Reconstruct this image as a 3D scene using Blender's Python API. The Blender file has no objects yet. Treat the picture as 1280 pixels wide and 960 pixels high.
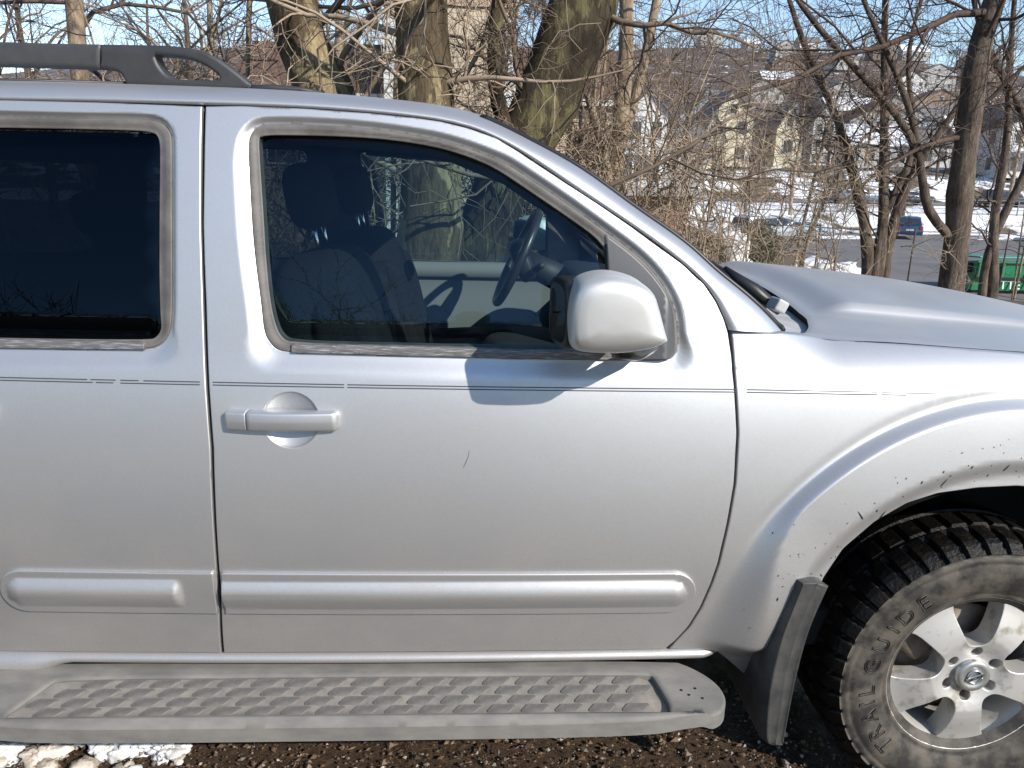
import bpy, bmesh, math, random
import numpy as np
from mathutils import Vector, Matrix, Euler
from mathutils.geometry import delaunay_2d_cdt
D = bpy.data
SC = bpy.context.scene
COL = SC.collection
PI = math.pi
rad = math.radians

# ------------------------------------------------------------------ camera
cam_d = D.cameras.new('camera'); cam = D.objects.new('camera', cam_d); COL.objects.link(cam)
SC.camera = cam
cam_d.sensor_width = 36.0
cam_d.lens = 36.0 * 950 / 1280
cam_d.clip_start = 0.05; cam_d.clip_end = 3000
_p, _t, _r = rad(15.5), rad(2.7), rad(1.3)
F = Vector((math.sin(_t)*math.cos(_p), math.cos(_t)*math.cos(_p), -math.sin(_p)))
R0 = Vector((math.cos(_t), -math.sin(_t), 0)); U0 = R0.cross(F)
R = R0*math.cos(_r) + U0*math.sin(_r); U = U0*math.cos(_r) - R0*math.sin(_r)
CAM = Vector((0, -2.54, 1.605))
cam.matrix_world = Matrix(((R.x, U.x, -F.x, CAM.x), (R.y, U.y, -F.y, CAM.y), (R.z, U.z, -F.z, CAM.z), (0, 0, 0, 1)))

# ------------------------------------------------------------------ daylight
SUN_EL, SUN_AZ = 32.4, 43.5            # azimuth from -y towards +x
S = Vector((math.cos(rad(SUN_EL))*math.sin(rad(SUN_AZ)), -math.cos(rad(SUN_EL))*math.cos(rad(SUN_AZ)), math.sin(rad(SUN_EL))))
world = D.worlds.new('World'); SC.world = world; world.use_nodes = True
nt = world.node_tree; nt.nodes.clear()
wo = nt.nodes.new('ShaderNodeOutputWorld'); bg = nt.nodes.new('ShaderNodeBackground'); sky = nt.nodes.new('ShaderNodeTexSky')
sky.sky_type = 'NISHITA'; sky.sun_disc = False
sky.sun_elevation = rad(SUN_EL); sky.sun_rotation = math.atan2(S.x, S.y)
sky.altitude = 100; sky.air_density = 1.0; sky.dust_density = 0.0; sky.ozone_density = 1.6
bg.inputs['Strength'].default_value = 0.15
nt.links.new(sky.outputs[0], bg.inputs[0]); nt.links.new(bg.outputs[0], wo.inputs[0])
sun_d = D.lights.new('sun', 'SUN'); sun = D.objects.new('sun', sun_d); COL.objects.link(sun)
sun_d.energy = 4.6; sun_d.angle = rad(0.53); sun_d.color = (1.0, 0.93, 0.83)
sun.rotation_euler = (-S).to_track_quat('-Z', 'Y').to_euler(); sun.location = (10, -12, 12)
SC.view_settings.view_transform = 'Standard'; SC.view_settings.look = 'None'
SC.view_settings.exposure = 0.5; SC.view_settings.gamma = 1.0
SC.cycles.max_bounces = 8; SC.cycles.transparent_max_bounces = 16
SC.cycles.sample_clamp_indirect = 6.0

# ------------------------------------------------------------------ helpers
def tag(o, label=None, cat=None, group=None, kind=None):
    if label: o['label'] = label
    if cat: o['category'] = cat
    if group: o['group'] = group
    if kind: o['kind'] = kind
    return o
def thing(name, label, cat, loc=(0, 0, 0), rz=0.0, group=None):
    o = D.objects.new(name, None); COL.objects.link(o); o.location = loc; o.rotation_euler = (0, 0, rz)
    o.empty_display_size = 0.2
    return tag(o, label, cat, group)
def link(name, me, parent=None):
    o = D.objects.new(name, me); COL.objects.link(o)
    if parent is not None: o.parent = parent
    return o
def mesh(name, V, Fc, mat, parent=None, smooth=True, ln=None, mats=None, mi=None):
    me = D.meshes.new(name)
    V = np.asarray(V, dtype=np.float32)
    if isinstance(Fc, np.ndarray):
        n, k = Fc.shape
        me.vertices.add(len(V)); me.vertices.foreach_set('co', V.ravel())
        me.loops.add(n*k); me.loops.foreach_set('vertex_index', Fc.astype(np.int32).ravel())
        me.polygons.add(n); me.polygons.foreach_set('loop_start', np.arange(0, n*k, k, dtype=np.int32))
        me.update(calc_edges=True)
    else:
        me.from_pydata([tuple(v) for v in V], [], [tuple(f) for f in Fc]); me.update()
    for m in (mats or [mat]): me.materials.append(m)
    if mi is not None: me.polygons.foreach_set('material_index', np.asarray(mi, dtype=np.int32))
    me.polygons.foreach_set('use_smooth', np.full(len(me.polygons), bool(smooth)))
    if ln is not None: me.normals_split_custom_set([tuple(x) for x in ln])
    me.update()
    return link(name, me, parent)
def bm_obj(name, bm, mat, parent=None, smooth=False, bevel=0, seg=2):
    me = D.meshes.new(name)
    if bevel: bmesh.ops.bevel(bm, geom=[e for e in bm.edges if e.calc_face_angle(0) > 0.5], offset=bevel, segments=seg, affect='EDGES', profile=0.5, clamp_overlap=True)
    bm.normal_update(); bm.to_mesh(me); bm.free()
    for m in (mat if isinstance(mat, (list, tuple)) else [mat]): me.materials.append(m)
    me.polygons.foreach_set('use_smooth', np.full(len(me.polygons), bool(smooth)))
    return link(name, me, parent)
def bm_box(bm, c, s, rot=None, mi=0):
    r = bmesh.ops.create_cube(bm, size=1.0)
    M = Matrix.Translation(c) @ (rot.to_matrix().to_4x4() if rot else Matrix.Identity(4)) @ Matrix.Diagonal((s[0], s[1], s[2], 1))
    bmesh.ops.transform(bm, matrix=M, verts=r['verts'])
    for v in r['verts']:
        for f in v.link_faces: f.material_index = mi
    return r['verts']
def box(name, c, s, mat, parent=None, bevel=0.0, rot=None, smooth=False, seg=2):
    bm = bmesh.new(); bm_box(bm, c, s, rot); return bm_obj(name, bm, mat, parent, smooth, bevel, seg)
def tube(path, rads, n=8, cap=True, flat=1.0, up=(0, 0, 1)):
    P = np.asarray(path, float); k = len(P); rads = np.broadcast_to(np.asarray(rads, float), (k,))
    T = np.gradient(P, axis=0); T /= np.linalg.norm(T, axis=1)[:, None] + 1e-12
    a = np.asarray(up, float); A = np.cross(T, a); nn = np.linalg.norm(A, axis=1)
    A[nn < 1e-3] = np.cross(T[nn < 1e-3], (1, 0.3, 0)); A /= np.linalg.norm(A, axis=1)[:, None]
    B = np.cross(A, T); th = np.arange(n)/n*2*PI
    V = P[:, None] + rads[:, None, None]*(np.cos(th)[None, :, None]*A[:, None] + flat*np.sin(th)[None, :, None]*B[:, None])
    V = V.reshape(-1, 3); Fc = []
    for i in range(k-1):
        for j in range(n): Fc.append((i*n+j, i*n+(j+1) % n, (i+1)*n+(j+1) % n, (i+1)*n+j))
    if cap: Fc.append(tuple(range(n-1, -1, -1))); Fc.append(tuple((k-1)*n+j for j in range(n)))
    return V, Fc
def lathe(prof, n, c, rmod=None):          # prof: (r, y) pairs around an axis parallel to y through c
    th = np.arange(n)/n*2*PI; pr = np.asarray(prof, float); k = len(pr)
    r = np.repeat(pr[:, 0][:, None], n, 1); y = np.repeat(pr[:, 1][:, None], n, 1)
    if rmod is not None: r, y = rmod(r, y, th)
    V = np.stack([c[0]+r*np.cos(th), c[1]+y, c[2]+r*np.sin(th)], -1).reshape(-1, 3)
    i, j = np.meshgrid(np.arange(k-1), np.arange(n), indexing='ij'); j2 = (j+1) % n
    Fc = np.stack([i*n+j, i*n+j2, (i+1)*n+j2, (i+1)*n+j], -1).reshape(-1, 4)
    return V, Fc
def grid_mesh(name, G, mat, parent=None, smooth=True, flip=False):   # G: (n, m, 3)
    n, m = G.shape[:2]; i, j = np.meshgrid(np.arange(n-1), np.arange(m-1), indexing='ij')
    Fc = np.stack([i*m+j, (i+1)*m+j, (i+1)*m+j+1, i*m+j+1], -1).reshape(-1, 4)
    if flip: Fc = Fc[:, ::-1]
    return mesh(name, G.reshape(-1, 3), Fc, mat, parent, smooth)
def spl(X, Y):
    X = np.asarray(X, float); Y = np.asarray(Y, float)
    n = len(X); h = np.diff(X); A = np.eye(n); b = np.zeros(n)
    for i in range(1, n-1):
        A[i, i-1] = h[i-1]; A[i, i] = 2*(h[i-1]+h[i]); A[i, i+1] = h[i]
        b[i] = 6*((Y[i+1]-Y[i])/h[i]-(Y[i]-Y[i-1])/h[i-1])
    M = np.linalg.solve(A, b)
    def f(x):
        x = np.clip(np.asarray(x, float), X[0], X[-1]); i = np.clip(np.searchsorted(X, x)-1, 0, n-2)
        a = X[i+1]-x; c = x-X[i]; hh = h[i]
        return (M[i]*a**3+M[i+1]*c**3)/(6*hh)+(Y[i]/hh-M[i]*hh/6)*a+(Y[i+1]/hh-M[i+1]*hh/6)*c
    return f
def ss(a, b, x):
    t = np.clip((np.asarray(x, float)-a)/(b-a), 0, 1); return t*t*(3-2*t)
def resample(poly, step):
    P = np.asarray(poly, float); Q = np.vstack([P, P[:1]]); L = np.r_[0, np.cumsum(np.linalg.norm(np.diff(Q, axis=0), axis=1))]
    n = max(8, int(L[-1]/step)); out = set(np.linspace(0, L[-1], n, endpoint=False).tolist())
    s = np.array(sorted(out))
    # keep sharp corners
    for i in range(len(P)):
        a = P[i]-P[i-1]; b = P[(i+1) % len(P)]-P[i]
        ca = np.dot(a, b)/(np.linalg.norm(a)*np.linalg.norm(b)+1e-12)
        if ca < 0.85: s[np.argmin(abs(s-L[i]))] = L[i]
    return np.stack([np.interp(s, L, Q[:, 0]), np.interp(s, L, Q[:, 1])], 1)
def smooth_poly(poly, it=2, corner=0.5):
    P = np.asarray(poly, float)
    for _ in range(it):
        n = len(P); out = []
        for i in range(n):
            a, b, c = P[i-1], P[i], P[(i+1) % n]
            ca = np.dot(b-a, c-b)/(np.linalg.norm(b-a)*np.linalg.norm(c-b)+1e-12)
            if ca < corner: out.append(b)
            else: out += [b*.75+a*.25, b*.75+c*.25]
        P = np.array(out)
    return P
def ccw(P):
    P = np.asarray(P, float)
    a = np.sum(P[:, 0]*np.roll(P[:, 1], -1)-np.roll(P[:, 0], -1)*P[:, 1]); return P if a > 0 else P[::-1].copy()
def in_poly(Q, P):
    x, y = Q[:, 0], Q[:, 1]; r = np.zeros(len(Q), bool); n = len(P)
    for i in range(n):
        x1, y1 = P[i]; x2, y2 = P[(i+1) % n]
        if y1 == y2: continue
        m = ((y1 > y) != (y2 > y)) & (x < (x2-x1)*(y-y1)/(y2-y1)+x1); r ^= m
    return r
def pdist(Q, P):
    d = np.full(len(Q), 1e9); n = len(P)
    for i in range(n):
        a = P[i]; b = P[(i+1) % n]-a; l = b@b+1e-15
        t = np.clip(((Q-a)@b)/l, 0, 1); e = Q-a-t[:, None]*b; d = np.minimum(d, np.einsum('ij,ij->i', e, e))
    return np.sqrt(d)
def out_dirs(P):                      # outward 2-D normals of a CCW polygon
    t1 = P-np.roll(P, 1, 0); t2 = np.roll(P, -1, 0)-P
    t = t1/(np.linalg.norm(t1, axis=1)[:, None]+1e-12)+t2/(np.linalg.norm(t2, axis=1)[:, None]+1e-12)
    n = np.stack([t[:, 1], -t[:, 0]], 1); return n/(np.linalg.norm(n, axis=1)[:, None]+1e-12)
def mapped(a, b, h, mode):
    if mode == 'side': return np.stack([a, -h, b], -1)
    if mode == 'far': return np.stack([a, h, b], -1)
    return np.stack([a, b, h], -1)
def sheet(name, outline, hf, mat, parent=None, holes=(), g=0.012, thick=0.018, rnd=0.0025, inset=0.003, mode='side', refine=(), step=0.009, back=False, flip_far=False):
    """A skin over a 2-D outline (CCW) displaced by hf(a, b), with rolled edges, walls and analytic normals."""
    out = ccw(resample(ccw(outline), step)); HL = [ccw(resample(ccw(h), step)) for h in holes]
    loops = [(out, out_dirs(out), 1.0)]+[(h, -out_dirs(h), -1.0) for h in HL]
    pts = []; edges = []; ringinfo = []; n0 = 0
    for P, od, sg in loops:
        k = len(P); pts.append(P); edges += [(n0+i, n0+(i+1) % k) for i in range(k)]; ringinfo.append((n0, k, od, sg)); n0 += k
    if inset:
        for P, od, sg in loops:
            Q = P-od*inset; pts.append(Q); n0 += len(Q)
    lo = out.min(0); hi = out.max(0)
    def interior(g, lo, hi, extra=None):
        ax = np.arange(lo[0]+g*.37, hi[0], g); bx = np.arange(lo[1]+g*.41, hi[1], g*.866)
        A, B = np.meshgrid(ax, bx); A = A+(np.arange(len(bx)) % 2)[:, None]*g*.5
        Q = np.stack([A.ravel(), B.ravel()], 1)
        if extra is not None: Q = Q[extra(Q)]
        Q = Q[in_poly(Q, out)]
        if len(Q): Q = Q[pdist(Q, out) > max(.45*g, inset*1.7)]
        for h in HL:
            if len(Q): Q = Q[~in_poly(Q, h)]
            if len(Q): Q = Q[pdist(Q, h) > max(.45*g, inset*1.7)]
        return Q
    I = interior(g, lo, hi)
    for fn, g2 in refine:
        E = interior(g2, lo, hi, fn)
        I = np.vstack([I[~fn(I)], E])
    pts.append(I); Pn = np.vstack(pts)
    r = delaunay_2d_cdt([Vector((float(p[0]), float(p[1]))) for p in Pn], edges, [], 0, 1e-7)
    Vn = np.array([tuple(v) for v in r[0]]); orig = r[3]
    T = np.array([t for t in r[2] if len(t) == 3], dtype=int)
    src = np.array([o[0] if len(o) else -1 for o in orig])
    cen = Vn[T].mean(1); ok = in_poly(cen, out)
    for h in HL: ok &= ~in_poly(cen, h)
    T = T[ok]
    a = Vn[T]; ar = (a[:, 1, 0]-a[:, 0, 0])*(a[:, 2, 1]-a[:, 0, 1])-(a[:, 2, 0]-a[:, 0, 0])*(a[:, 1, 1]-a[:, 0, 1])
    T[ar < 0] = T[ar < 0][:, ::-1]
    X, Z = Vn[:, 0], Vn[:, 1]; H = hf(X, Z); e = 0.0008
    hx = (hf(X+e, Z)-hf(X-e, Z))/(2*e); hz = (hf(X, Z+e)-hf(X, Z-e))/(2*e)
    sg2 = 1.0 if mode != 'far' else 1.0
    if mode == 'side': N = np.stack([-hx, -np.ones_like(hx), -hz], -1)
    elif mode == 'far': N = np.stack([-hx, np.ones_like(hx), -hz], -1)
    else: N = np.stack([-hx, -hz, np.ones_like(hx)], -1)
    N /= np.linalg.norm(N, axis=1)[:, None]
    ringv = {}
    for n0, k, od, sg in ringinfo:
        for i in range(k): ringv[n0+i] = od[i]
    back_of = {}
    O3 = np.zeros_like(N)
    for vi, s in enumerate(src):
        if s in ringv:
            d = ringv[s]; O3[vi] = (d[0], 0, d[1]) if mode != 'top' else (d[0], d[1], 0)
            H[vi] -= rnd; back_of[int(s)] = vi
    Nn = N+O3*0.9; Nn /= np.linalg.norm(Nn, axis=1)[:, None]
    V = mapped(X, Z, H, mode); nv = len(V)
    WV = []; faces = [tuple(t) for t in T]; LN = [Nn[i] for t in T for i in t]; cnt = nv
    if thick:
        for n0, k, od, sg in ringinfo:
            idx = [back_of.get(n0+i) for i in range(k)]; base = cnt; good = [i for i in idx if i is not None]; k2 = len(good)
            for vi in good:
                WV.append(mapped(X[vi], Z[vi], H[vi]-thick, mode)); cnt += 1
            for i in range(k2):
                j = (i+1) % k2; a1, b1 = good[i], good[j]
                q = (b1, a1, base+i, base+j) if sg > 0 else (a1, b1, base+j, base+i)
                faces.append(q); LN += [O3[b1], O3[a1], O3[a1], O3[b1]] if sg > 0 else [O3[a1], O3[b1], O3[b1], O3[a1]]
    if WV: V = np.vstack([V, np.array(WV)])
    if mode == 'far':
        off = 0; nf = []; nl = []
        for f in faces:
            k = len(f); nf.append(tuple(f[::-1])); nl += LN[off:off+k][::-1]; off += k
        faces, LN = nf, nl
    return mesh(name, V, faces, mat, parent, True, LN)

# ------------------------------------------------------------------ materials
def nodes(m):
    m.use_nodes = True; nt = m.node_tree
    return nt, nt.nodes['Principled BSDF'], nt.nodes['Material Output']
def mix_col(nt, fac, a, b):
    n = nt.nodes.new('ShaderNodeMix'); n.data_type = 'RGBA'
    for sock, v in ((n.inputs[0], fac), (n.inputs[6], a), (n.inputs[7], b)):
        if hasattr(v, 'links') or hasattr(v, 'is_linked'): nt.links.new(v, sock)
        else: sock.default_value = (*v, 1) if isinstance(v, (tuple, list)) and len(v) == 3 else v
    return n.outputs[2]
def noise(nt, scale, detail=4, rough=.6, vec=None, stretch=None):
    n = nt.nodes.new('ShaderNodeTexNoise'); n.inputs['Scale'].default_value = scale; n.inputs['Detail'].default_value = detail; n.inputs['Roughness'].default_value = rough
    tc = nt.nodes.new('ShaderNodeTexCoord'); v = tc.outputs['Object']
    if stretch:
        mp = nt.nodes.new('ShaderNodeMapping'); mp.inputs['Scale'].default_value = stretch; nt.links.new(v, mp.inputs[0]); v = mp.outputs[0]
    nt.links.new(v, n.inputs['Vector']); return n.outputs['Fac']
def ramp(nt, x, stops):
    r = nt.nodes.new('ShaderNodeValToRGB'); cr = r.color_ramp
    while len(cr.elements) < len(stops): cr.elements.new(0.5)
    for e, (p, c) in zip(cr.elements, stops):
        e.position = p; e.color = (*c, 1) if isinstance(c, (tuple, list)) else (c, c, c, 1)
    nt.links.new(x, r.inputs[0]); return r.outputs[0]
def bump(nt, h, strength, dist, bsdf):
    b = nt.nodes.new('ShaderNodeBump'); b.inputs['Strength'].default_value = strength; b.inputs['Distance'].default_value = dist
    nt.links.new(h, b.inputs['Height']); nt.links.new(b.outputs[0], bsdf.inputs['Normal'])
def mat(name, c, rough=.5, metal=0., c2=None, sc=8., detail=4, lo=.35, hi=.65, bmp=0., bsc=None, bdist=.004, coat=0., spec=None, stretch=None, ior=None):
    m = D.materials.new(name); nt, b, o = nodes(m)
    b.inputs['Base Color'].default_value = (*c, 1); b.inputs['Roughness'].default_value = rough; b.inputs['Metallic'].default_value = metal
    if coat: b.inputs['Coat Weight'].default_value = coat; b.inputs['Coat Roughness'].default_value = .05
    if spec is not None: b.inputs['Specular IOR Level'].default_value = spec
    if c2 is not None:
        n = noise(nt, sc, detail, stretch=stretch); f = ramp(nt, n, [(lo, 0.), (hi, 1.)])
        nt.links.new(mix_col(nt, f, c, c2), b.inputs['Base Color'])
    if bmp: bump(nt, noise(nt, bsc or sc*3, 5, stretch=stretch), bmp, bdist, b)
    return m
def glass_mat(name, tint, refl=1.9, rough=0.0):
    m = D.materials.new(name); nt, b, o = nodes(m); nt.nodes.remove(b)
    tr = nt.nodes.new('ShaderNodeBsdfTransparent'); tr.inputs[0].default_value = (*tint, 1)
    gl = nt.nodes.new('ShaderNodeBsdfGlossy'); gl.inputs['Roughness'].default_value = rough; gl.inputs[0].default_value = (.50, .72, 1, 1)
    fr = nt.nodes.new('ShaderNodeFresnel'); fr.inputs[0].default_value = 1.5
    geo = nt.nodes.new('ShaderNodeNewGeometry'); mr = nt.nodes.new('ShaderNodeMapRange'); mr.inputs['To Min'].default_value = 1.5; mr.inputs['To Max'].default_value = 1/1.5     # one thin sheet: same reflectance from both sides
    nt.links.new(geo.outputs['Backfacing'], mr.inputs['Value']); nt.links.new(mr.outputs[0], fr.inputs[0])
    mu = nt.nodes.new('ShaderNodeMath'); mu.operation = 'MULTIPLY'; mu.inputs[1].default_value = refl; mu.use_clamp = True
    mx = nt.nodes.new('ShaderNodeMixShader')
    nt.links.new(fr.outputs[0], mu.inputs[0]); nt.links.new(mu.outputs[0], mx.inputs[0]); nt.links.new(tr.outputs[0], mx.inputs[1]); nt.links.new(gl.outputs[0], mx.inputs[2])
    nt.links.new(mx.outputs[0], o.inputs[0]); return m
def paint_mat(name, base, dlo=.20, dhi=.50, dc=((.20, .175, .15), (.25, .225, .20))):
    m = D.materials.new(name); nt, b, o = nodes(m)
    tc = nt.nodes.new('ShaderNodeTexCoord'); sep = nt.nodes.new('ShaderNodeSeparateXYZ'); nt.links.new(tc.outputs['Object'], sep.inputs[0])
    fl = noise(nt, 900, 2, .5); flk = ramp(nt, fl, [(.3, tuple(x*.93 for x in base)), (.7, tuple(min(1, x*1.06) for x in base))])
    # road film: thicker on the lower body, streaked and patchy
    mr = nt.nodes.new('ShaderNodeMapRange'); mr.inputs['From Min'].default_value = 1.05; mr.inputs['From Max'].default_value = .45
    mr.inputs['To Min'].default_value = dlo; mr.inputs['To Max'].default_value = dhi; nt.links.new(sep.outputs[2], mr.inputs['Value'])
    pn = noise(nt, 5, 6, .65, stretch=(1, 1, 1.6)); sp = noise(nt, 160, 3, .7)
    a = nt.nodes.new('ShaderNodeMath'); a.operation = 'MULTIPLY'; nt.links.new(mr.outputs[0], a.inputs[0])
    pr = ramp(nt, pn, [(.3, .55), (.7, 1.15)]); nt.links.new(pr, a.inputs[1])
    a2 = nt.nodes.new('ShaderNodeMath'); a2.operation = 'MULTIPLY'; a2.use_clamp = True; nt.links.new(a.outputs[0], a2.inputs[0])
    nt.links.new(ramp(nt, sp, [(.3, .75), (.7, 1.2)]), a2.inputs[1])
    dust = a2.outputs[0]
    b.inputs['Metallic'].default_value = .88; b.inputs['Roughness'].default_value = .50
    nt.links.new(flk, b.inputs['Base Color'])
    b.inputs['Coat Weight'].default_value = .4; b.inputs['Coat Roughness'].default_value = .2
    bump(nt, noise(nt, 700, 2, .5), .05, .0006, b)
    df = nt.nodes.new('ShaderNodeBsdfDiffuse'); nt.links.new(ramp(nt, pn, [(.3, dc[0]), (.7, dc[1])]), df.inputs[0])
    mx = nt.nodes.new('ShaderNodeMixShader'); nt.links.new(dust, mx.inputs[0]); nt.links.new(b.outputs[0], mx.inputs[1]); nt.links.new(df.outputs[0], mx.inputs[2])
    nt.links.new(mx.outputs[0], o.inputs[0]); return m
PAINT = paint_mat('silver_paint', (.60, .61, .63))
HOODP = paint_mat('dusty_hood_paint', (.60, .60, .60), .30, .42, ((.30, .285, .265), (.40, .38, .355)))
MIRP = paint_mat('dusty_sunlit_mirror_paint', (.64, .64, .63), .40, .40, ((.46, .45, .43), (.52, .51, .49)))  # dust film on the mirror, with sunlit paleness put into its colour
GAP_SHADE = mat('gap_shade_jamb', (.010, .010, .011), .8)  # black backing: the shade of the door gaps is put in its colour
BLACK = mat('black_plastic', (.012, .012, .013), .45)
GAP = mat('dark_recess', (.006, .006, .006), .9)
RUBBER = mat('weathered_seal_rubber', (.080, .073, .068), .62, c2=(.135, .124, .116), sc=14, bmp=.15, bsc=200)
BELT = mat('weathered_belt_strip', (.10, .095, .095), .5, c2=(.38, .38, .39), sc=10, lo=.5, hi=.72, stretch=(3, 40, 60))
RAILM = mat('grey_rail_plastic', (.040, .040, .043), .5, c2=(.052, .052, .055), sc=30, bmp=.1, bsc=500)
RAILC = mat('dark_rail_cap', (.028, .028, .030), .5, c2=(.036, .036, .038), sc=30, bmp=.1, bsc=500)
TRIM = mat('satin_dark_trim', (.075, .075, .08), .42, .3, bmp=.06, bsc=700)
STEP = mat('dusty_step_plastic', (.125, .12, .112), .7, c2=(.19, .18, .165), sc=9, detail=8, bmp=.15, bsc=160, stretch=(1, 2, 2))
PAD = mat('step_pad_rubber', (.15, .14, .125), .8, c2=(.23, .21, .185), sc=22, detail=6, bmp=.2, bsc=150)
LUG = mat('step_lug_rubber', (.085, .081, .076), .7, c2=(.15, .142, .13), sc=30, detail=6, bmp=.15, bsc=200)
FLAP = mat('mud_flap_plastic', (.032, .032, .033), .55, c2=(.068, .066, .062), sc=16, detail=7, bmp=.2, bsc=120)
TYRE = mat('dusty_tyre_rubber', (.018, .016, .014), .7, c2=(.085, .073, .059), sc=16, detail=9, lo=.40, hi=.60, bmp=.25, bsc=90)
TREAD = mat('wet_shaded_tread_rubber', (.004, .0037, .0034), .45, spec=.22, c2=(.024, .016, .010), sc=40, detail=8, lo=.52, hi=.75, bmp=.6, bsc=110, bdist=.006)  # wet rubber; near-black base also holds the shade under the wheel arch
RIM = mat('brake_dusted_alloy', (.56, .545, .52), .48, .55, c2=(.30, .27, .225), sc=20, detail=9, lo=.52, hi=.68)
DISC = mat('brake_iron', (.20, .165, .13), .55, .4, c2=(.09, .07, .055), sc=14)
CHROME = mat('chrome', (.7, .7, .7), .15, 1.)
GLASS = glass_mat('door_glass', (.60, .75, .77), .75)
DGLASS = glass_mat('privacy_glass', (.075, .085, .10), .45)
WGLASS = glass_mat('windscreen_glass', (.85, .90, .88), 1.2)
CLOTH = mat('charcoal_seat_cloth', (.008, .0085, .010), .9, c2=(.013, .0135, .015), spec=.08, sc=150, bmp=.2, bsc=400)
DOORTRIM = mat('grey_door_trim', (.15, .155, .155), .75, bmp=.08, bsc=300)
DASH = mat('dark_dashboard', (.013, .0135, .016), .6, bmp=.1, bsc=300)
HEADL = mat('headliner_felt', (.05, .05, .052), .95)
MUD = mat('wet_mud', (.010, .008, .006), .5)
LETTER = mat('raised_tyre_letter', (.016, .015, .014), .45)
DIRT = None

# ------------------------------------------------------------------ body surface of the car: half width w(x, z)
_wz = spl([.20,.30,.38,.45,.50,.60,.70,.80,.90,1.0,1.08,1.15,1.19,1.25,1.4,1.55,1.65,1.75,1.85],
          [.78,.83,.868,.895,.908,.922,.930,.932,.929,.921,.911,.898,.888,.875,.842,.805,.777,.742,.695])
FD = [(-.601,1.731),(-.527,1.734),(-.388,1.732),(-.247,1.726),(-.142,1.718),(-.089,1.712),(-.027,1.699),(.036,1.679),(.084,1.652),(.129,1.624),(.197,1.583),(.264,1.543),(.334,1.499),(.402,1.453),(.458,1.416),(.511,1.371),(.539,1.333),(.559,1.294),(.569,1.265),(.579,1.213),(.586,1.151),(.598,1.038),(.6,.917),(.592,.817),(.58,.712),(.569,.656),(.551,.587),(.528,.529),(.5,.482),(.478,.455),(.093,.458),(-.38,.458),(-.614,.457),(-.603,.58),(-.596,.663),(-.595,.728),(-.587,1.0),(-.59,1.089),(-.595,1.202),(-.597,1.313),(-.6,1.399),(-.602,1.483),(-.601,1.593)]
SO = [(-.487,1.693),(-.461,1.697),(-.395,1.698),(-.308,1.696),(-.22,1.69),(-.132,1.679),(-.088,1.672),(-.023,1.655),(.036,1.634),(.063,1.623),(.129,1.583),(.198,1.54),(.283,1.483),(.344,1.442),(.39,1.403),(.428,1.354),(.448,1.31),(.454,1.266),(.456,1.222),(.441,1.202),(.368,1.2),(.185,1.201),(-.066,1.205),(-.411,1.21),(-.446,1.214),(-.465,1.234),(-.475,1.255),(-.48,1.315),(-.49,1.384),(-.499,1.468),(-.504,1.553),(-.508,1.62),(-.509,1.662),(-.503,1.679)]
SI = [(-.485,1.674),(-.397,1.676),(-.266,1.675),(-.177,1.669),(-.089,1.656),(-.023,1.638),(.037,1.614),(.109,1.569),(.2,1.512),(.282,1.457),(.294,1.409),(.303,1.223),(.077,1.221),(-.067,1.226),(-.414,1.228),(-.44,1.241),(-.454,1.276),(-.464,1.331),(-.472,1.417),(-.478,1.519),(-.486,1.621),(-.489,1.663)]
RO = [(-1.36,1.692),(-1.2,1.697),(-1.044,1.699),(-.871,1.699),(-.742,1.701),(-.703,1.697),(-.682,1.68),(-.676,1.658),(-.675,1.482),(-.675,1.414),(-.676,1.269),(-.69,1.231),(-.713,1.216),(-.742,1.212),(-1.048,1.21),(-1.42,1.208),(-1.45,1.23),(-1.42,1.4)]
RI = [(-1.34,1.672),(-1.049,1.677),(-.789,1.678),(-.72,1.676),(-.706,1.663),(-.703,1.633),(-.704,1.48),(-.705,1.378),(-.704,1.284),(-.701,1.255),(-.712,1.237),(-.729,1.23),(-1.052,1.229),(-1.40,1.229),(-1.42,1.25),(-1.40,1.4)]
SO_S = smooth_poly(SO, 2, .2); SI_S = smooth_poly(SI, 2, .2); RO_S = smooth_poly(RO, 2, .2); RI_S = smooth_poly(RI, 2, .2)
WC = (1.284, .383); WR = (-1.566, .383)
def w0(x, z):
    x = np.asarray(x, float); z = np.asarray(z, float)
    v = _wz(z)-.018*(x+.2)**2
    return v-7.0*np.maximum(0, z-1.125)**2*ss(.66, .86, x)*(z < 1.4)
def recess(x, z):
    Q = np.stack([x, z], 1); r = np.zeros(len(Q))
    for P, Pk in ((SO_S, 'f'), (RO_S, 'r')):
        m = (x > P[:, 0].min()-.06) & (x < P[:, 0].max()+.06) & (z > P[:, 1].min()-.07) & (z < P[:, 1].max()+.04)
        if not m.any(): continue
        q = Q[m]; d = pdist(q, P); ins = in_poly(q, P); d = np.where(ins, 0, d)
        wd = .020+.026*ss(1.27, 1.19, q[:, 1])+.014*ss(-.42, -.5, q[:, 0])*(Pk == 'f')*ss(1.72, 1.6, q[:, 1])
        if Pk == 'r': wd = .016+.03*ss(1.27, 1.19, q[:, 1])
        r[m] = np.maximum(r[m], .013*(1-ss(0, 1, d/wd)))
    return r
HC = (-.414, 1.064); HR = .064
def wdoor(x, z):
    x = np.asarray(x, float); z = np.asarray(z, float)
    v = w0(x, z)-recess(x, z)
    for hx in (HC[0], -1.17):
        d2 = ((x-hx)**2+(z-HC[1])**2)/HR**2
        v = v-.020*np.clip(1.0-d2, 0, 1)**.75*ss(1.0, .90, d2)
    return v
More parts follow.
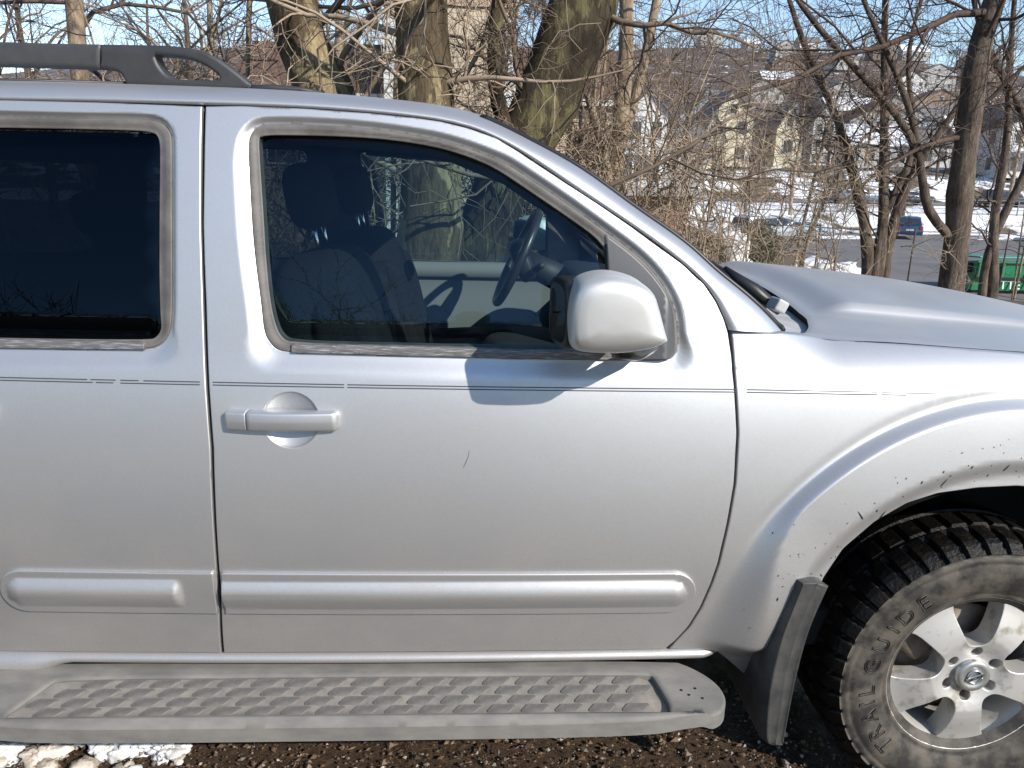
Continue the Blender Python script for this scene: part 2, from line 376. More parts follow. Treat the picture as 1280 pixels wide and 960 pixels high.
def wfend(x, z):
    x = np.asarray(x, float); z = np.asarray(z, float)
    v = w0(x, z)
    dx = x-WC[0]; dz = z-WC[1]; r = np.hypot(dx, dz); ang = np.degrees(np.arctan2(dz, np.abs(dx)*1.0))   # 90 = up, 0 = level
    rw = .028+.105*ss(44, 14, ang)
    hgt = .032+.022*ss(44, 14, ang)
    f = hgt*ss(0, 1, (.738-r)/rw)
    f = f-.003*np.exp(-((r-.744)/.012)**2)*ss(28, 40, ang)
    f = f-.014*ss(.60, .55, r)
    return v+f*ss(.42, .5, z)
# ------------------------------------------------------------------ the silver car
car = thing('sport_utility_vehicle', 'silver sport utility vehicle with black roof rails filling the foreground, seen from its passenger side', 'car')
SILL_Z = .457
def both(fn):
    fn('side'); fn('far')
RD = [(-.610,1.731),(-.609,1.593),(-.609,1.483),(-.607,1.398),(-.605,1.313),(-.603,1.202),(-.598,1.089),(-.595,.999),(-.602,.728),(-.605,.663),(-.61,.58),(-.622,.457),(-.926,.455),(-1.17,.455),(-1.225,.50),(-1.24,.60),(-1.26,.74),(-1.33,.86),(-1.42,.95),(-1.50,1.0),(-1.53,1.2),(-1.50,1.4),(-1.42,1.60),(-1.36,1.725),(-1.045,1.734),(-.838,1.734)]
near = lambda c, r: (lambda Q: np.hypot(Q[:, 0]-c[0], Q[:, 1]-c[1]) < r)
def strip(name, x0, x1, z, hgt, wf, m, parent, mode, off=.0006):
    xs = np.linspace(x0, x1, max(4, int((x1-x0)/.03))); zz = np.interp(xs, [-1.5, -1.046, -.6, -.279, .078, .586, .916, 1.073], [1.150, 1.1465, 1.1435, 1.1415, 1.1395, 1.137, 1.131, 1.127])+z
    G = np.stack([mapped(xs, zz+s*hgt/2, wf(xs, zz+s*hgt/2)+off, mode) for s in (-1, 1)], 1)
    return grid_mesh(name, G, m, parent, True, flip=(mode == 'far'))
STRIPE = mat('charcoal_pinstripe', (.05, .05, .06), .4)
def doors(mode):
    far = mode == 'far'
    f = sheet('front_door', FD, wdoor, PAINT, car, [SO_S[:]], mode=mode, g=.014, refine=[] if far else [(near(HC, .058), .006), (lambda Q: np.abs(np.hypot(Q[:, 0]-HC[0], Q[:, 1]-HC[1])-.0625) < .0055, .0018), (lambda Q: pdist(Q, SO_S) < .042, .0045)])
    if not far: tag(f, 'silver front door with its recessed handle and window')
    r = sheet('rear_door', RD, wdoor, PAINT, car, [RO_S[:]], mode=mode, g=.016, refine=[] if far else [(lambda Q: pdist(Q, RO_S) < .04, .006), (near((-1.17, HC[1]), .058), .006), (lambda Q: np.abs(np.hypot(Q[:, 0]+1.17, Q[:, 1]-HC[1])-.0625) < .0055, .0018)])
    if not far: tag(r, 'silver rear door with dark privacy glass')
    for d, O, I, gl in ((f, SO_S, SI_S, GLASS), (r, RO_S, RI_S, DGLASS)):
        def ws(x, z, O=O, I=I):
            Q = np.stack([np.atleast_1d(x), np.atleast_1d(z)], 1); a = pdist(Q, O); b = pdist(Q, I); t = a/(a+b+1e-9)
            return w0(x, z)-.010-.005*ss(.25, .9, t)
        sheet('window_seal', O*1.0, ws, RUBBER, d, [I], mode=mode, g=.006, thick=.03, rnd=.003, inset=.003, step=.006)
        c = I.mean(0); Ig = I+(I-c)/np.linalg.norm(I-c, axis=1)[:, None]*.006
        sheet('window_pane', Ig, lambda x, z: w0(x, z)-.020, gl, d, mode=mode, g=.05, thick=0, rnd=0, inset=0, step=.02)
    if far: return
    bs = [(-.413,1.2105),(-.066,1.2055),(.185,1.2015),(.31,1.201),(.31,1.2195),(.077,1.2215),(-.067,1.226),(-.413,1.2285)]
    sheet('belt_strip', bs, lambda x, z: w0(x, z)-.002-.5*np.abs(z-1.215)**1.0*.3, BELT, f, g=.01, thick=.02, rnd=.002, inset=.002)
    bs = [(-1.43,1.209),(-1.048,1.2105),(-.735,1.212),(-.735,1.2285),(-1.052,1.2285),(-1.43,1.228)]
    sheet('belt_strip', bs, lambda x, z: w0(x, z)-.002-.15*np.abs(z-1.219), BELT, r, g=.01, thick=.02, rnd=.002, inset=.002)
    # pull handles: a lug on the left with a split, then the bar
    for d, hx in ((f, 0.0), (r, -.756)):
        for nm, a, b in (('handle_lug', -.556, -.508), ('door_handle', -.5055, -.306)):
            xs = np.linspace(a+hx, b+hx, 26); G = []
            th = np.linspace(0, 2*PI, 17)
            for x in xs:
                e = min(1, ((x-a-hx)/.006+.15)**.5 if nm == 'handle_lug' else 1, ((b+hx-x)/.007+.15)**.5 if nm == 'door_handle' else 1)
                hz = .0208*(.6+.4*e); zc = 1.0665; y0 = w0(np.array([x]), np.array([zc]))[0]
                bow = .030-.010*((x-hx+.43)/.13)**2
                cs = np.cos(th); sn = np.sin(th)
                sq = lambda v: np.sign(v)*np.abs(v)**.30
                G.append(np.stack([np.full(17, x), -(y0+bow*.30+.62*bow*e*sq(cs)), zc+hz*sq(sn)*1.02], 1))
            G = np.array(G); c0 = np.repeat(G[:1].mean(1, keepdims=True), 17, 1); c1 = np.repeat(G[-1:].mean(1, keepdims=True), 17, 1)
            grid_mesh(nm, np.concatenate([c0, G, c1]), PAINT, d, True, flip=False)
    xs = np.array([-.030, -.024, -.019, -.017]); zs = np.array([.958, .972, .985, 1.0]); V, Fc = tube(np.stack([xs, -(wdoor(xs, zs)+.0002), zs], 1), [.0004, .0007, .0006, .0003], 4); mesh('scratch', V, Fc, STRIPE, f)
    # side mouldings: flat base plus a swollen bead
    def bead(name, x0, x1, d, e0, e1, inner):
        zc, hh = .640, .0565
        n = 14; pl = []
        if e1: pl += [(x1-hh+hh*math.cos(t), zc+hh*math.sin(t)) for t in np.linspace(-PI/2, PI/2, n)]
        else: pl += [(x1, zc-hh), (x1, zc+hh)]
        if e0: pl += [(x0+hh-hh*math.cos(t), zc+hh*math.sin(t)) for t in np.linspace(PI/2, -PI/2, n)]
        else: pl += [(x0, zc+hh), (x0, zc-hh)]
        slope = lambda x: -.0045*(x+.6)
        pl = [(x, z+slope(x)) for x, z in pl]
        def hf(x, z):
            zz = z-slope(x)-zc; xa = np.clip(x, inner[0], inner[1]); q = np.hypot(x-xa if True else 0, zz)
            if inner[2]: q = np.where(x > inner[1], np.maximum(np.abs(zz), 0)+0*x, q)
            b = .0135*np.clip(1.02-(q/.037)**2, 0, 1)**1.15
            if inner[2]: b = b*ss(inner[1]+.026, inner[1]+.004, x+.4*np.abs(zz)*0)
            return w0(x, z)+.009+b
        sheet(name, pl, hf, PAINT, d, g=.008, thick=.012, rnd=.003, inset=.003, step=.008)
    bead('side_moulding', -.590, .533, f, False, True, (-.70, .475, False))
    bead('side_moulding', -1.105, -.6095, r, True, False, (-1.052, -.705, True))
    for z in (.0025, -.0035):
        for a, b in ((-1.46, -.857), (-.85, -.795), (-.785, -.745), (-.735, -.612)) if z > 0 else ((-1.46, -.845), (-.838, -.80), (-.785, -.612)): strip('pinstripe', a, b, z, .0024, wdoor, STRIPE, r, mode)
        for a, b in ((-.584, -.296), (-.289, .594)): strip('pinstripe', a, b, z, .0024, wdoor, STRIPE, f, mode)
both(doors)
# front wings with flared arches
arch = [(.742,.311),(.790,.47),(.815,.60),(.838,.681),(.878,.757),(.946,.827),(1.018,.872),(1.094,.896),(1.192,.908),(1.292,.911),(1.40,.90),(1.52,.858),(1.62,.79),(1.70,.70),(1.735,.625)]
FN = [(.580,1.262),(.5855,1.214),(.592,1.151),(.604,1.038),(.606,.917),(.598,.817),(.586,.712),(.575,.656),(.557,.587),(.534,.528),(.505,.482),(.492,.456),(.612,.45),(.66,.40)]+arch+[(1.93,.650),(1.945,.72),(1.925,.85),(1.93,.98),(1.98,1.03),(1.985,1.10),(1.80,1.165),(1.60,1.190),(1.331,1.209),(1.212,1.216),(1.094,1.223),(.957,1.230),(.827,1.238),(.763,1.250),(.701,1.262)]
def wings(mode):
    f = sheet('fender', FN, wfend, PAINT, car, mode=mode, g=.014, refine=[] if mode == 'far' else [(lambda Q: (np.abs(np.hypot(Q[:, 0]-WC[0], Q[:, 1]-WC[1])-.725) < .026), .0042), (lambda Q: Q[:, 1] > 1.13, .009)], thick=.03)
    if mode == 'far': return
    tag(f, 'silver front fender with flared arch and dried mud flecks')
    for z, e in ((.0025, 1.075), (-.0035, 1.0)):
        strip('pinstripe', .617, .93, z, .0024, wfend, STRIPE, f, mode); strip('pinstripe', .94, e, z*.8, .0018, wfend, STRIPE, f, mode)
    rng = random.Random(5); V = []; Fc = []
    spots = [(.83,.69,.004),(.85,.735,.003),(.72,.64,.006),(.76,.755,.003),(.90,.85,.005),(.94,.86,.005),(.96,.845,.006),(1.04,.93,.004),(1.09,.955,.004),(1.10,.925,.005),(1.16,.965,.004),(1.21,.94,.004),(1.25,.96,.005),(.80,.70,.003),(.665,.555,.003),(.72,.51,.0035),(.70,.80,.003),(.74,.83,.0025),(.98,.93,.003),(1.00,.94,.003),(.87,.83,.003),(.80,.77,.002),(1.13,1.0,.003),(1.18,1.01,.002),(1.30,.97,.003),(1.28,.985,.002),(.69,.47,.003),(.65,.60,.002)]
    spots = [(a_, b_, c_*.62) for a_, b_, c_ in spots]+[(WC[0]+r*math.cos(a), WC[1]+r*math.sin(a), rng.uniform(.0008, .002)) for r, a in [(rng.uniform(.55, .66), rng.uniform(1.5, 2.7)) for _ in range(45)]]
    for x, z, r in spots:
        ang = rng.choice([1.2, 1.35, 1.1, .6, 2.2]); el = rng.uniform(1, 5) if r > .0025 else rng.uniform(1, 2); n = 8; b = len(V)
        pts = [(x+r*el*math.cos(t)*math.cos(ang)-r*.6*math.sin(t)*math.sin(ang)*(1-.5*math.cos(t)), z+r*el*math.cos(t)*math.sin(ang)+r*.6*math.sin(t)*math.cos(ang)*(1-.5*math.cos(t))) for t in np.linspace(0, 2*PI, n, endpoint=False)]
        px = np.array([p[0] for p in pts]); pz = np.array([p[1] for p in pts]); h = wfend(px, pz)
        V += [(a, -hh-.0006, c) for a, c, hh in zip(px, pz, h)]+[(x, -float(wfend(np.array([x]), np.array([z]))[0])-.002, z)]
        Fc += [(b+i, b+(i+1) % n, b+n) for i in range(n)]
    tag(mesh('mud_fleck', V, Fc, MUD, f), kind='stuff')
both(wings)
# rear quarter panels, body shell behind the gaps
QP = [(-1.38,1.725),(-1.44,1.60),(-1.52,1.4),(-1.55,1.2),(-1.52,1.0),(-1.44,.955),(-1.566,.93),(-1.75,.90),(-1.92,.82),(-2.04,.70),(-2.10,.55),(-2.11,.42),(-2.45,.45),(-2.52,.8),(-2.50,1.1),(-2.44,1.3),(-2.30,1.68),(-2.2,1.72)]
QW = [(-1.53,1.60),(-1.60,1.42),(-1.64,1.24),(-2.25,1.24),(-2.22,1.42),(-2.12,1.62)]
def quarters(mode):
    q = sheet('quarter_panel', QP, lambda x, z: w0(x, z), PAINT, car, [QW], mode=mode, g=.04)
    sheet('window_pane', QW, lambda x, z: w0(x, z)-.004, DGLASS, q, mode=mode, g=.08, thick=0, rnd=0, inset=0)
    SH = [(-2.40,.50),(-2.12,.50),(-2.05,.72),(-1.9,.86),(-1.566,.945),(-1.25,.87),(-1.12,.70),(-1.08,.47),(.55,.44),(.60,.70),(.60,1.20),(.50,1.36),(.30,1.50),(.06,1.655),(-.10,1.70),(-.60,1.722),(-2.2,1.70)]
    rq = [(-1.34,1.70),(-.70,1.71),(-.67,1.68),(-.67,1.24),(-.70,1.205),(-1.45,1.20),(-1.43,1.40)]
    fq = [(a*1.0, b) for a, b in SO]
    sheet('door_jamb', SH, lambda x, z: w0(x, z)-.036, GAP_SHADE, car, [rq, SO_S, QW], mode=mode, g=.05, thick=.012, step=.03, rnd=0, inset=0)
both(quarters)
# roof, roof sides, screen pillars and windscreen in one loft; materials split by row
ROWS = [(-1.042,-.735,1.736,-1.103,-.625,1.784),(-.818,-.74,1.738,-.867,-.63,1.784),(-.602,-.744,1.738,-.639,-.634,1.782),(-.384,-.747,1.736,-.401,-.637,1.777),(-.244,-.75,1.73,-.234,-.64,1.767),(-.138,-.753,1.722,-.113,-.648,1.755),(-.023,-.759,1.703,.003,-.659,1.729),(.087,-.774,1.656,.121,-.689,1.677),(.201,-.792,1.586,.236,-.717,1.617),(.338,-.812,1.503,.374,-.742,1.526),(.462,-.83,1.419,.503,-.765,1.439),(.514,-.839,1.374,.562,-.774,1.39),(.543,-.846,1.337,.615,-.781,1.351),(.563,-.855,1.297,.677,-.785,1.301),(.575,-.86,1.271,.724,-.78,1.258)]
ROWS = [(-2.30,-.655,1.70,-2.34,-.55,1.745),(-1.9,-.69,1.728,-1.94,-.60,1.772),(-1.45,-.715,1.735,-1.48,-.615,1.782)]+ROWS
RW = np.array(ROWS); s = np.r_[0, np.cumsum(np.linalg.norm(np.diff(RW[:, :3], axis=0), axis=1))]
fs = [spl(s, RW[:, k]) for k in range(6)]
s_edge = s[9]; sd = np.concatenate([np.linspace(0, s_edge, 60), np.linspace(s_edge, s[-1], 64)[1:]])
P0 = np.stack([fs[k](sd) for k in range(3)], 1); P2 = np.stack([fs[k](sd) for k in range(3, 6)], 1)
P0[:, 1] = -w0(P0[:, 0], P0[:, 2])*(sd < s_edge)+P0[:, 1]*(sd >= s_edge) if False else P0[:, 1]
def pillar(sign):
    tt = np.linspace(0, 1, 11)[:, None, None]; v = (P2-P0)*np.array([1, 0, 1]); dy = (P2-P0)[:, 1:2]*np.array([[0, 1, 0]])
    C1 = P0+.62*v+.10*dy; C2 = P2-.45*dy-.04*v
    B = (1-tt)**3*P0+3*(1-tt)**2*tt*C1+3*(1-tt)*tt**2*C2+tt**3*P2
    B = np.concatenate([P0[None]+np.array([0, .022, -.004]), B, P2[None]+np.array([0, .012, -.004])])
    B = B*np.array([1, sign, 1])
    return grid_mesh('roof_side', B, PAINT, car, True, flip=(sign < 0))
tag(pillar(1), 'silver roof side running down into the windscreen pillar'); pillar(-1)
nr = 60; yy = np.linspace(-1, 1, 33)
def span(i0, i1):
    G = []
    for i in range(i0, i1):
        q = P2[i]; b = .05*ss(s_edge-.5, s_edge+.1, sd[i]); c = .028*(1-ss(s_edge-.2, s_edge+.4, sd[i]))
        G.append(np.stack([q[0]+b*(1-yy**2), -q[1]*yy, q[2]+c*(1-yy**2)], 1))
    return np.array(G)
Gr = span(0, nr); roof = grid_mesh('roof', Gr, PAINT, car, True, flip=False); tag(roof, 'silver roof panel')
grid_mesh('headliner', Gr[4:]-np.array([0, 0, .045]), HEADL, car, True, flip=True)
Gw = span(nr-1, len(sd)); ws_ = grid_mesh('windscreen', Gw[:, 1:-1]-np.array([0, 0, .003]), WGLASS, car, True)
for k in (0, -1):
    e = Gw[:, k].copy(); e[:, 1] *= .995; V, Fc = tube(e+np.array([.002, 0, .002]), .007, 6); mesh('screen_seal', V, Fc, BLACK, ws_)
e = Gw[-1]; V, Fc = tube(e, .012, 6); mesh('screen_seal', V, Fc, BLACK, ws_)
e = Gw[0]; V, Fc = tube(e, .006, 6); mesh('screen_seal', V, Fc, BLACK, ws_)
# roof rails
RB = [(-2.05,1.80),(-1.95,1.845),(-1.85,1.857),(-1.4,1.862),(-1.087,1.864),(-.955,1.864),(-.859,1.865),(-.866,1.8155),(-1.095,1.8155),(-1.85,1.811),(-1.90,1.79),(-1.93,1.785),(-2.05,1.785)]
RC = [(-.857,1.865),(-.732,1.867),(-.687,1.866),(-.639,1.859),(-.608,1.848),(-.565,1.818),(-.527,1.787),(-.523,1.779),(-.649,1.778),(-.809,1.782),(-.817,1.805),(-.833,1.811),(-.864,1.8155)]
RH = (lambda P: P.mean(0)+(P-P.mean(0))*1.16)(np.array(smooth_poly([(-.731,1.842),(-.681,1.84),(-.645,1.831),(-.619,1.817),(-.607,1.805),(-.61,1.799),(-.639,1.797),(-.684,1.798),(-.708,1.802),(-.724,1.821)], 1)))
for md in ('side', 'far'):
    rr = sheet('roof_rail', RB, lambda x, z: .652-.5*(z-1.84)**2*20*.2+0*x, RAILM, car, mode=md, g=.02, thick=.045, rnd=.008, inset=.008)
    sheet('rail_foot', smooth_poly(RC, 1, .6), lambda x, z: .653-.05*np.maximum(0, x+.62)-2.0*np.maximum(0, z-1.85)**1.5, RAILC, rr, [RH], mode=md, g=.012, thick=.046, rnd=.008, inset=.008, step=.006)
    sg = -1 if md == 'side' else 1
    V, Fc = tube([(-.54, sg*.635, 1.782), (-.48, sg*.632, 1.784), (-.42, sg*.63, 1.782), (-.37, sg*.628, 1.777)], [.012, .013, .010, .004], 8, flat=.6); mesh('rail_tail', V, Fc, RAILC, rr)
    V, Fc = tube([(-2.0, sg*.632, 1.784), (-1.4, sg*.632, 1.785), (-.80, sg*.636, 1.785)], [.004, .004, .004], 6); mesh('rail_gasket', V, Fc, BLACK, rr)
# bonnet
HX = spl([.75, .88, 1.03, 1.37, 1.66, 1.9, 2.05, 2.13], [1.328, 1.324, 1.313, 1.281, 1.244, 1.200, 1.15, 1.09])
SX = spl([.75, .80, .957, 1.094, 1.331, 1.60, 1.90, 2.05, 2.13], [1.258, 1.246, 1.236, 1.229, 1.215, 1.196, 1.150, 1.12, 1.07])
HY = lambda x: .772-.03*np.maximum(0, x-1.2)**2*2
xr_of = lambda ay: np.interp(ay, [0, .38, .50, .60, .67, .72, .75, .765, .80], [.886, .886, .882, .866, .842, .815, .795, .775, .76])
G = []
for u in np.r_[np.linspace(0, .10, 16)**1.0, np.linspace(.10, 1, 70)[1:]]:
    row = []
    for t in np.concatenate([-np.linspace(1, 0, 50), np.linspace(0, 1, 50)[1:]]):
        ay = abs(t)*.775; xr = float(xr_of(ay)); x = xr+u*(2.10-.10*t*t-xr); y = t*float(HY(x)); a = abs(y)/float(HY(x))
        dr = x-xr
        c = float(HX(x))-float(SX(x)); hump = ss(.695, .645, a)*ss(.03, .15, dr)
        pr = .22*(1-ss(.70, 1.0, a))+.40*float(hump)+.38*(1-min(1, a/.66)**2)
        z = float(SX(x))+c*float(pr)-.004*math.exp(-dr/.008)-.006*math.exp(-(1-a)/.008)
        row.append((x, y, z))
    G.append(row)
G = np.array(G); hood = grid_mesh('hood', G, HOODP, car, True, flip=True); tag(hood, 'silver hood with a raised centre')
edge = G[0]; lip = np.stack([edge, edge+np.array([.004, 0, -.022]), edge+np.array([.05, 0, -.03])]); grid_mesh('hood_lip', lip, GAP, hood, True)
# shut line along the wing: dark tube painted in for the gap's shade
for sg in (-1, 1):
    xs = np.linspace(.79, 2.0, 40); V, Fc = tube(np.stack([xs, sg*(HY(xs)+.0025), SX(xs)-.009], 1), .0045, 6); mesh('hood_gap_shade', V, Fc, GAP, hood)
# cowl
wb = Gw[-1]; yb = np.linspace(-.765, .765, 61); bx = np.interp(yb, wb[:, 1], wb[:, 0]); bz = np.interp(yb, wb[:, 1], wb[:, 2])
ex = xr_of(np.abs(yb)); ez = np.interp(yb, edge[:, 1], edge[:, 2])
COWL_L = mat('pale_cowl_plastic', (.42, .42, .42), .45, c2=(.34, .34, .335), sc=20)
for nm, sel, m in (('cowl_panel', yb < -.40, COWL_L), ('cowl_panel', (yb >= -.41) & (yb <= .41), BLACK), ('cowl_panel', yb > .40, COWL_L)):
    G2 = []
    for q in np.linspace(0, 1, 8):
        G2.append(np.stack([bx[sel]+q*(ex[sel]+.03-bx[sel]), yb[sel], (bz[sel]-.004)*(1-q)+(ez[sel]-.022)*q-.002*math.sin(q*PI)], 1))
    grid_mesh(nm, np.array(G2), m, car, True, flip=True)
bm = bmesh.new(); bm_box(bm, (.782, -.60, 1.288), (.034, .05, .032), Euler((0, .45, .15))); bm_obj('pivot_cap', bm, COWL_L, car, False, .005, 2)
def wiper(y0, y1, x0, z0):
    V, Fc = tube([(x0, y0, z0), (x0-.02, y0+.10, z0+.03), (x0-.035, y0+.35, z0+.055), (x0-.05, y1, z0+.05)], [.016, .013, .009, .006], 6); a = mesh('wiper', V, Fc, BLACK, car)
    V, Fc = tube([(x0-.06, y0-.06, z0+.028), (x0-.05, y0+.25, z0+.045), (x0-.05, y1+.08, z0+.045)], [.008, .010, .008], 5, flat=1.8); mesh('wiper_blade', V, Fc, BLACK, a)
wiper(-.40, .08, .765, 1.295); V, Fc = tube([(.805, -.56, 1.262), (.770, -.555, 1.292), (.735, -.55, 1.318), (.70, -.53, 1.342), (.665, -.50, 1.372)], [.012, .020, .024, .018, .007], 8, flat=.8); mesh('wiper', V, Fc, BLACK, car); wiper(.10, .62, .80, 1.30)
for c, sz, rz in (((.752, -.47, 1.300), (.05, .12, .03), .2),): box('wiper_linkage_cover', c, sz, BLACK, car, .01, Euler((.3, .35, rz)))
# door mirror
MO = ccw(smooth_poly([(.246,1.423),(.199,1.412),(.183,1.394),(.176,1.362),(.175,1.325),(.18,1.284),(.186,1.272),(.200,1.265),(.271,1.262),(.312,1.268),(.352,1.278),(.374,1.295),(.365,1.32),(.352,1.36),(.339,1.392),(.302,1.413)], 3))
def mirror(sg):
    m = thing('side_mirror', None, None); m.parent = car
    c = np.array([.262, 1.338]); L = []
    Q = resample(MO, .008)
    for y, sc_, dx in ((-1.1235, .001, .0), (-1.1233, .30, .0), (-1.1225, .60, .0), (-1.1205, .80, .0), (-1.1165, .89, 0), (-1.108, .945, 0), (-1.092, .98, 0), (-1.068, .997, 0), (-1.045, 1.0, 0), (-1.01, .995, .0), (-.98, .97, .006), (-.955, .92, .012), (-.94, .80, .02), (-.935, .05, .03)):
        q = c+(Q-c)*sc_; low = ss(1.30, 1.262, q[:, 1])
        L.append(np.stack([q[:, 0]+dx, np.full(len(q), y)+.02*low*(y < -1.04), q[:, 1]], 1))
    G = np.array(L)*np.array([1, 1, 1]); G = np.concatenate([G, G[:, :1]], 1); G[:, :, 1] *= -sg if sg > 0 else 1
    grid_mesh('mirror_cap', G, MIRP, m, True, flip=(sg > 0))
    # black rear housing and its glass, turned a little inboard
    hq = np.array([(.5*math.cos(t)*abs(math.cos(t))**-.45, .5*math.sin(t)*abs(math.sin(t))**-.45) for t in np.linspace(0, 2*PI, 40, endpoint=False)+.01])
    V = []; 
    for k, (ox, s2) in enumerate(((.05, 1.0), (.0, 1.0), (-.012, .94), (-.012, .02))):
        for a, b in hq: V.append((.176+ox-.020*a, (-.990+a*.160*s2)*(1 if sg < 0 else -1), 1.330+b*.145*s2))
    Fc = []; n = 40
    for k in range(3): Fc += [(k*n+i, k*n+(i+1) % n, (k+1)*n+(i+1) % n, (k+1)*n+i)[::(1 if sg < 0 else -1)] for i in range(n)]
    mesh('mirror_housing', V, Fc, BLACK, m, True)
    V2 = [(.163-.020*a, (-.990+a*.13)*(1 if sg < 0 else -1), 1.33+b*.118) for a, b in hq]; mesh('mirror_glass', V2, [tuple(range(n))], CHROME, m, False)
    y = 1 if sg < 0 else -1
    V, Fc = tube([(.405, -.875*y, 1.262), (.375, -.93*y, 1.246), (.335, -.985*y, 1.243), (.29, -1.02*y, 1.255), (.28, -1.03*y, 1.285)], [.018, .020, .020, .020, .018], 12, flat=.8); mesh('mirror_arm', V, Fc, mat('gloss_black_arm', (.02, .02, .02), .22), m)
    sl = [(.283,1.478),(.344,1.437),(.388,1.398),(.424,1.352),(.443,1.31),(.449,1.266),(.451,1.224),(.438,1.2045),(.368,1.2025),(.302,1.203),(.297,1.22),(.292,1.40)]
    sheet('mirror_base', smooth_poly(sl, 1, .7), lambda x, z: w0(x, z)-.006+.018*np.clip((x-.28)/.17, 0, 1)*(1-ss(.42, .452, x))*ss(1.46, 1.30, z), TRIM, m, mode='side' if sg < 0 else 'far', g=.012, thick=.03, rnd=.006, inset=.005)
    V, Fc = tube([(.289, y*-.812, 1.455), (.294, y*-.824, 1.40), (.301, y*-.866, 1.215)], .005, 6); mesh('divider_bar', V, Fc, BLACK, m)
mirror(-1); mirror(1)

# ------------------------------------------------------------------ sill, running board, mud flap
SILLM = PAINT
def sill(sg):
    xs = np.r_[np.linspace(-1.26, -.96, 14), np.linspace(-.94, .52, 40), np.linspace(.53, .625, 14)]; G = []
    for x in xs:
        e = ss(.640, .56, x)**.6; drop = .055*ss(-.98, -1.10, x); o = float(w0(np.array([x]), np.array([.452]))[0])
        row = []
        for t in np.linspace(-.35*PI, .9*PI, 12):
            row.append((x, sg*(o-.020+(.026*e+.001)*math.sin(t+.35*PI if t < .15*PI else max(.5, PI-t-.2))*1.0), .4365-drop*.7+(.0175*e+.0175*drop/.055*0+.001)*math.cos(t)*1.0))
        G.append(row)
    # simple rounded section instead: quarter-round nose
    G = []
    for x in xs:
        e = float(ss(.640, .57, x))**.6; drop = .06*float(ss(-.98, -1.14, x)); o = float(w0(np.array([x]), np.array([.452]))[0])+.01*float(ss(-1.0, -1.1, x))
        zt = .4545; zb = zt-.033-drop; row = []
        for t in np.linspace(0, PI, 12):
            row.append((x, sg*(o-.026+.034*e*math.sin(t)**.8), (zt+zb)/2+(zt-zb)/2*(.15+.85*e)*math.cos(t)))
        G.append(row)
    return grid_mesh('sill', np.array(G), PAINT, car, True, flip=(sg < 0))
tag(sill(-1), 'bright rounded silver sill strip under the doors'); sill(1)
def board(sg):
    out = [(-1.22,-.87),(.50,-.87),(.545,-.90),(.585,-.94),(.606,-.985),(.600,-1.025),(.57,-1.055),(.50,-1.075),(.38,-1.082),(-.25,-1.084),(-1.0,-1.084),(-1.16,-1.07),(-1.24,-1.0)]
    pad = [(-1.005,-.935),(-.93,-.925),(.40,-.925),(.442,-.930),(.466,-1.02),(.455,-1.050),(.42,-1.058),(-.98,-1.060),(-1.045,-1.055),(-1.058,-1.035)]
    top = lambda x, y: .4165-.016*ss(-.90, -1.07, y)*1.0+.010*ss(-1.055, -1.068, y)*ss(-1.084, -1.074, y)*1.4-.02*ss(-1.074, -1.09, y)*0+.0*x-.02*ss(.52, .62, x)*ss(-.95, -1.08, y)*.4
    if sg > 0: return
    padS = smooth_poly(pad, 2, .75)
    b = sheet('running_board', smooth_poly(out, 2, .5), top, STEP, car, [padS], mode='top', g=.022, thick=.036, rnd=.007, inset=.008)
    tag(b, 'dusty grey running board with a diamond tread')
    sheet('tread_pad', padS*1.0, lambda x, y: top(x, y)-.010-.012*ss(.395, .44, x), PAD, b, mode='top', g=.03, thick=.005, rnd=.0005, inset=.002)
    # raised diamond lugs, one mesh shared by all
    hx = [(-.029, -.0130), (.012, -.0130), (.019, -.0108), (.034, .0070), (.034, .0112), (.029, .0130), (-.012, .0130), (-.019, .0108), (-.034, -.0070), (-.034, -.0112)]; n = len(hx); V = [(x, y, 0) for x, y in hx]+[(x*.93, y*.88, .0036) for x, y in hx]
    Fc = [(i, (i+1) % n, n+(i+1) % n, n+i) for i in range(n)]+[tuple(range(n, 2*n))]
    first = None; pin = padS-0; cnt = 0
    for r in range(5):
        y = -.941-.0285*r
        for k in range(-2, 20):
            x = -1.06+.0795*k+.0300*r-.06*(r > 3)
            corners = np.array([(x+a*.97, y+c*.97) for a, c in hx])
            if in_poly(corners, pin).mean() < .99: continue
            if first is None:
                o = first = mesh('tread_lug', V, Fc, LUG, b, False)
            else:
                o = first.copy(); COL.objects.link(o); o.parent = b
            o.location = (x, y, float(top(np.array([x]), np.array([y]))[0])-.0103-.012*float(ss(.395, .44, x))); o.rotation_euler = (.13, 0, 0)
    for x, y in ((.50, -.985), (.535, -.98), (.515, -1.00), (.545, -1.01)):
        V = []; zz = float(top(np.array([x]), np.array([y]))[0])+.0008
        V += [(x+.004*math.cos(t), y+.004*math.sin(t), zz) for t in np.linspace(0, 2*PI, 8, endpoint=False)]; mesh('drain_hole', V, [tuple(range(8))], GAP, b, False)
    for x in (-.8, -.1, .45): box('step_bracket', (x, -.86, .365), (.05, .30, .03), BLACK, b)
board(-1)
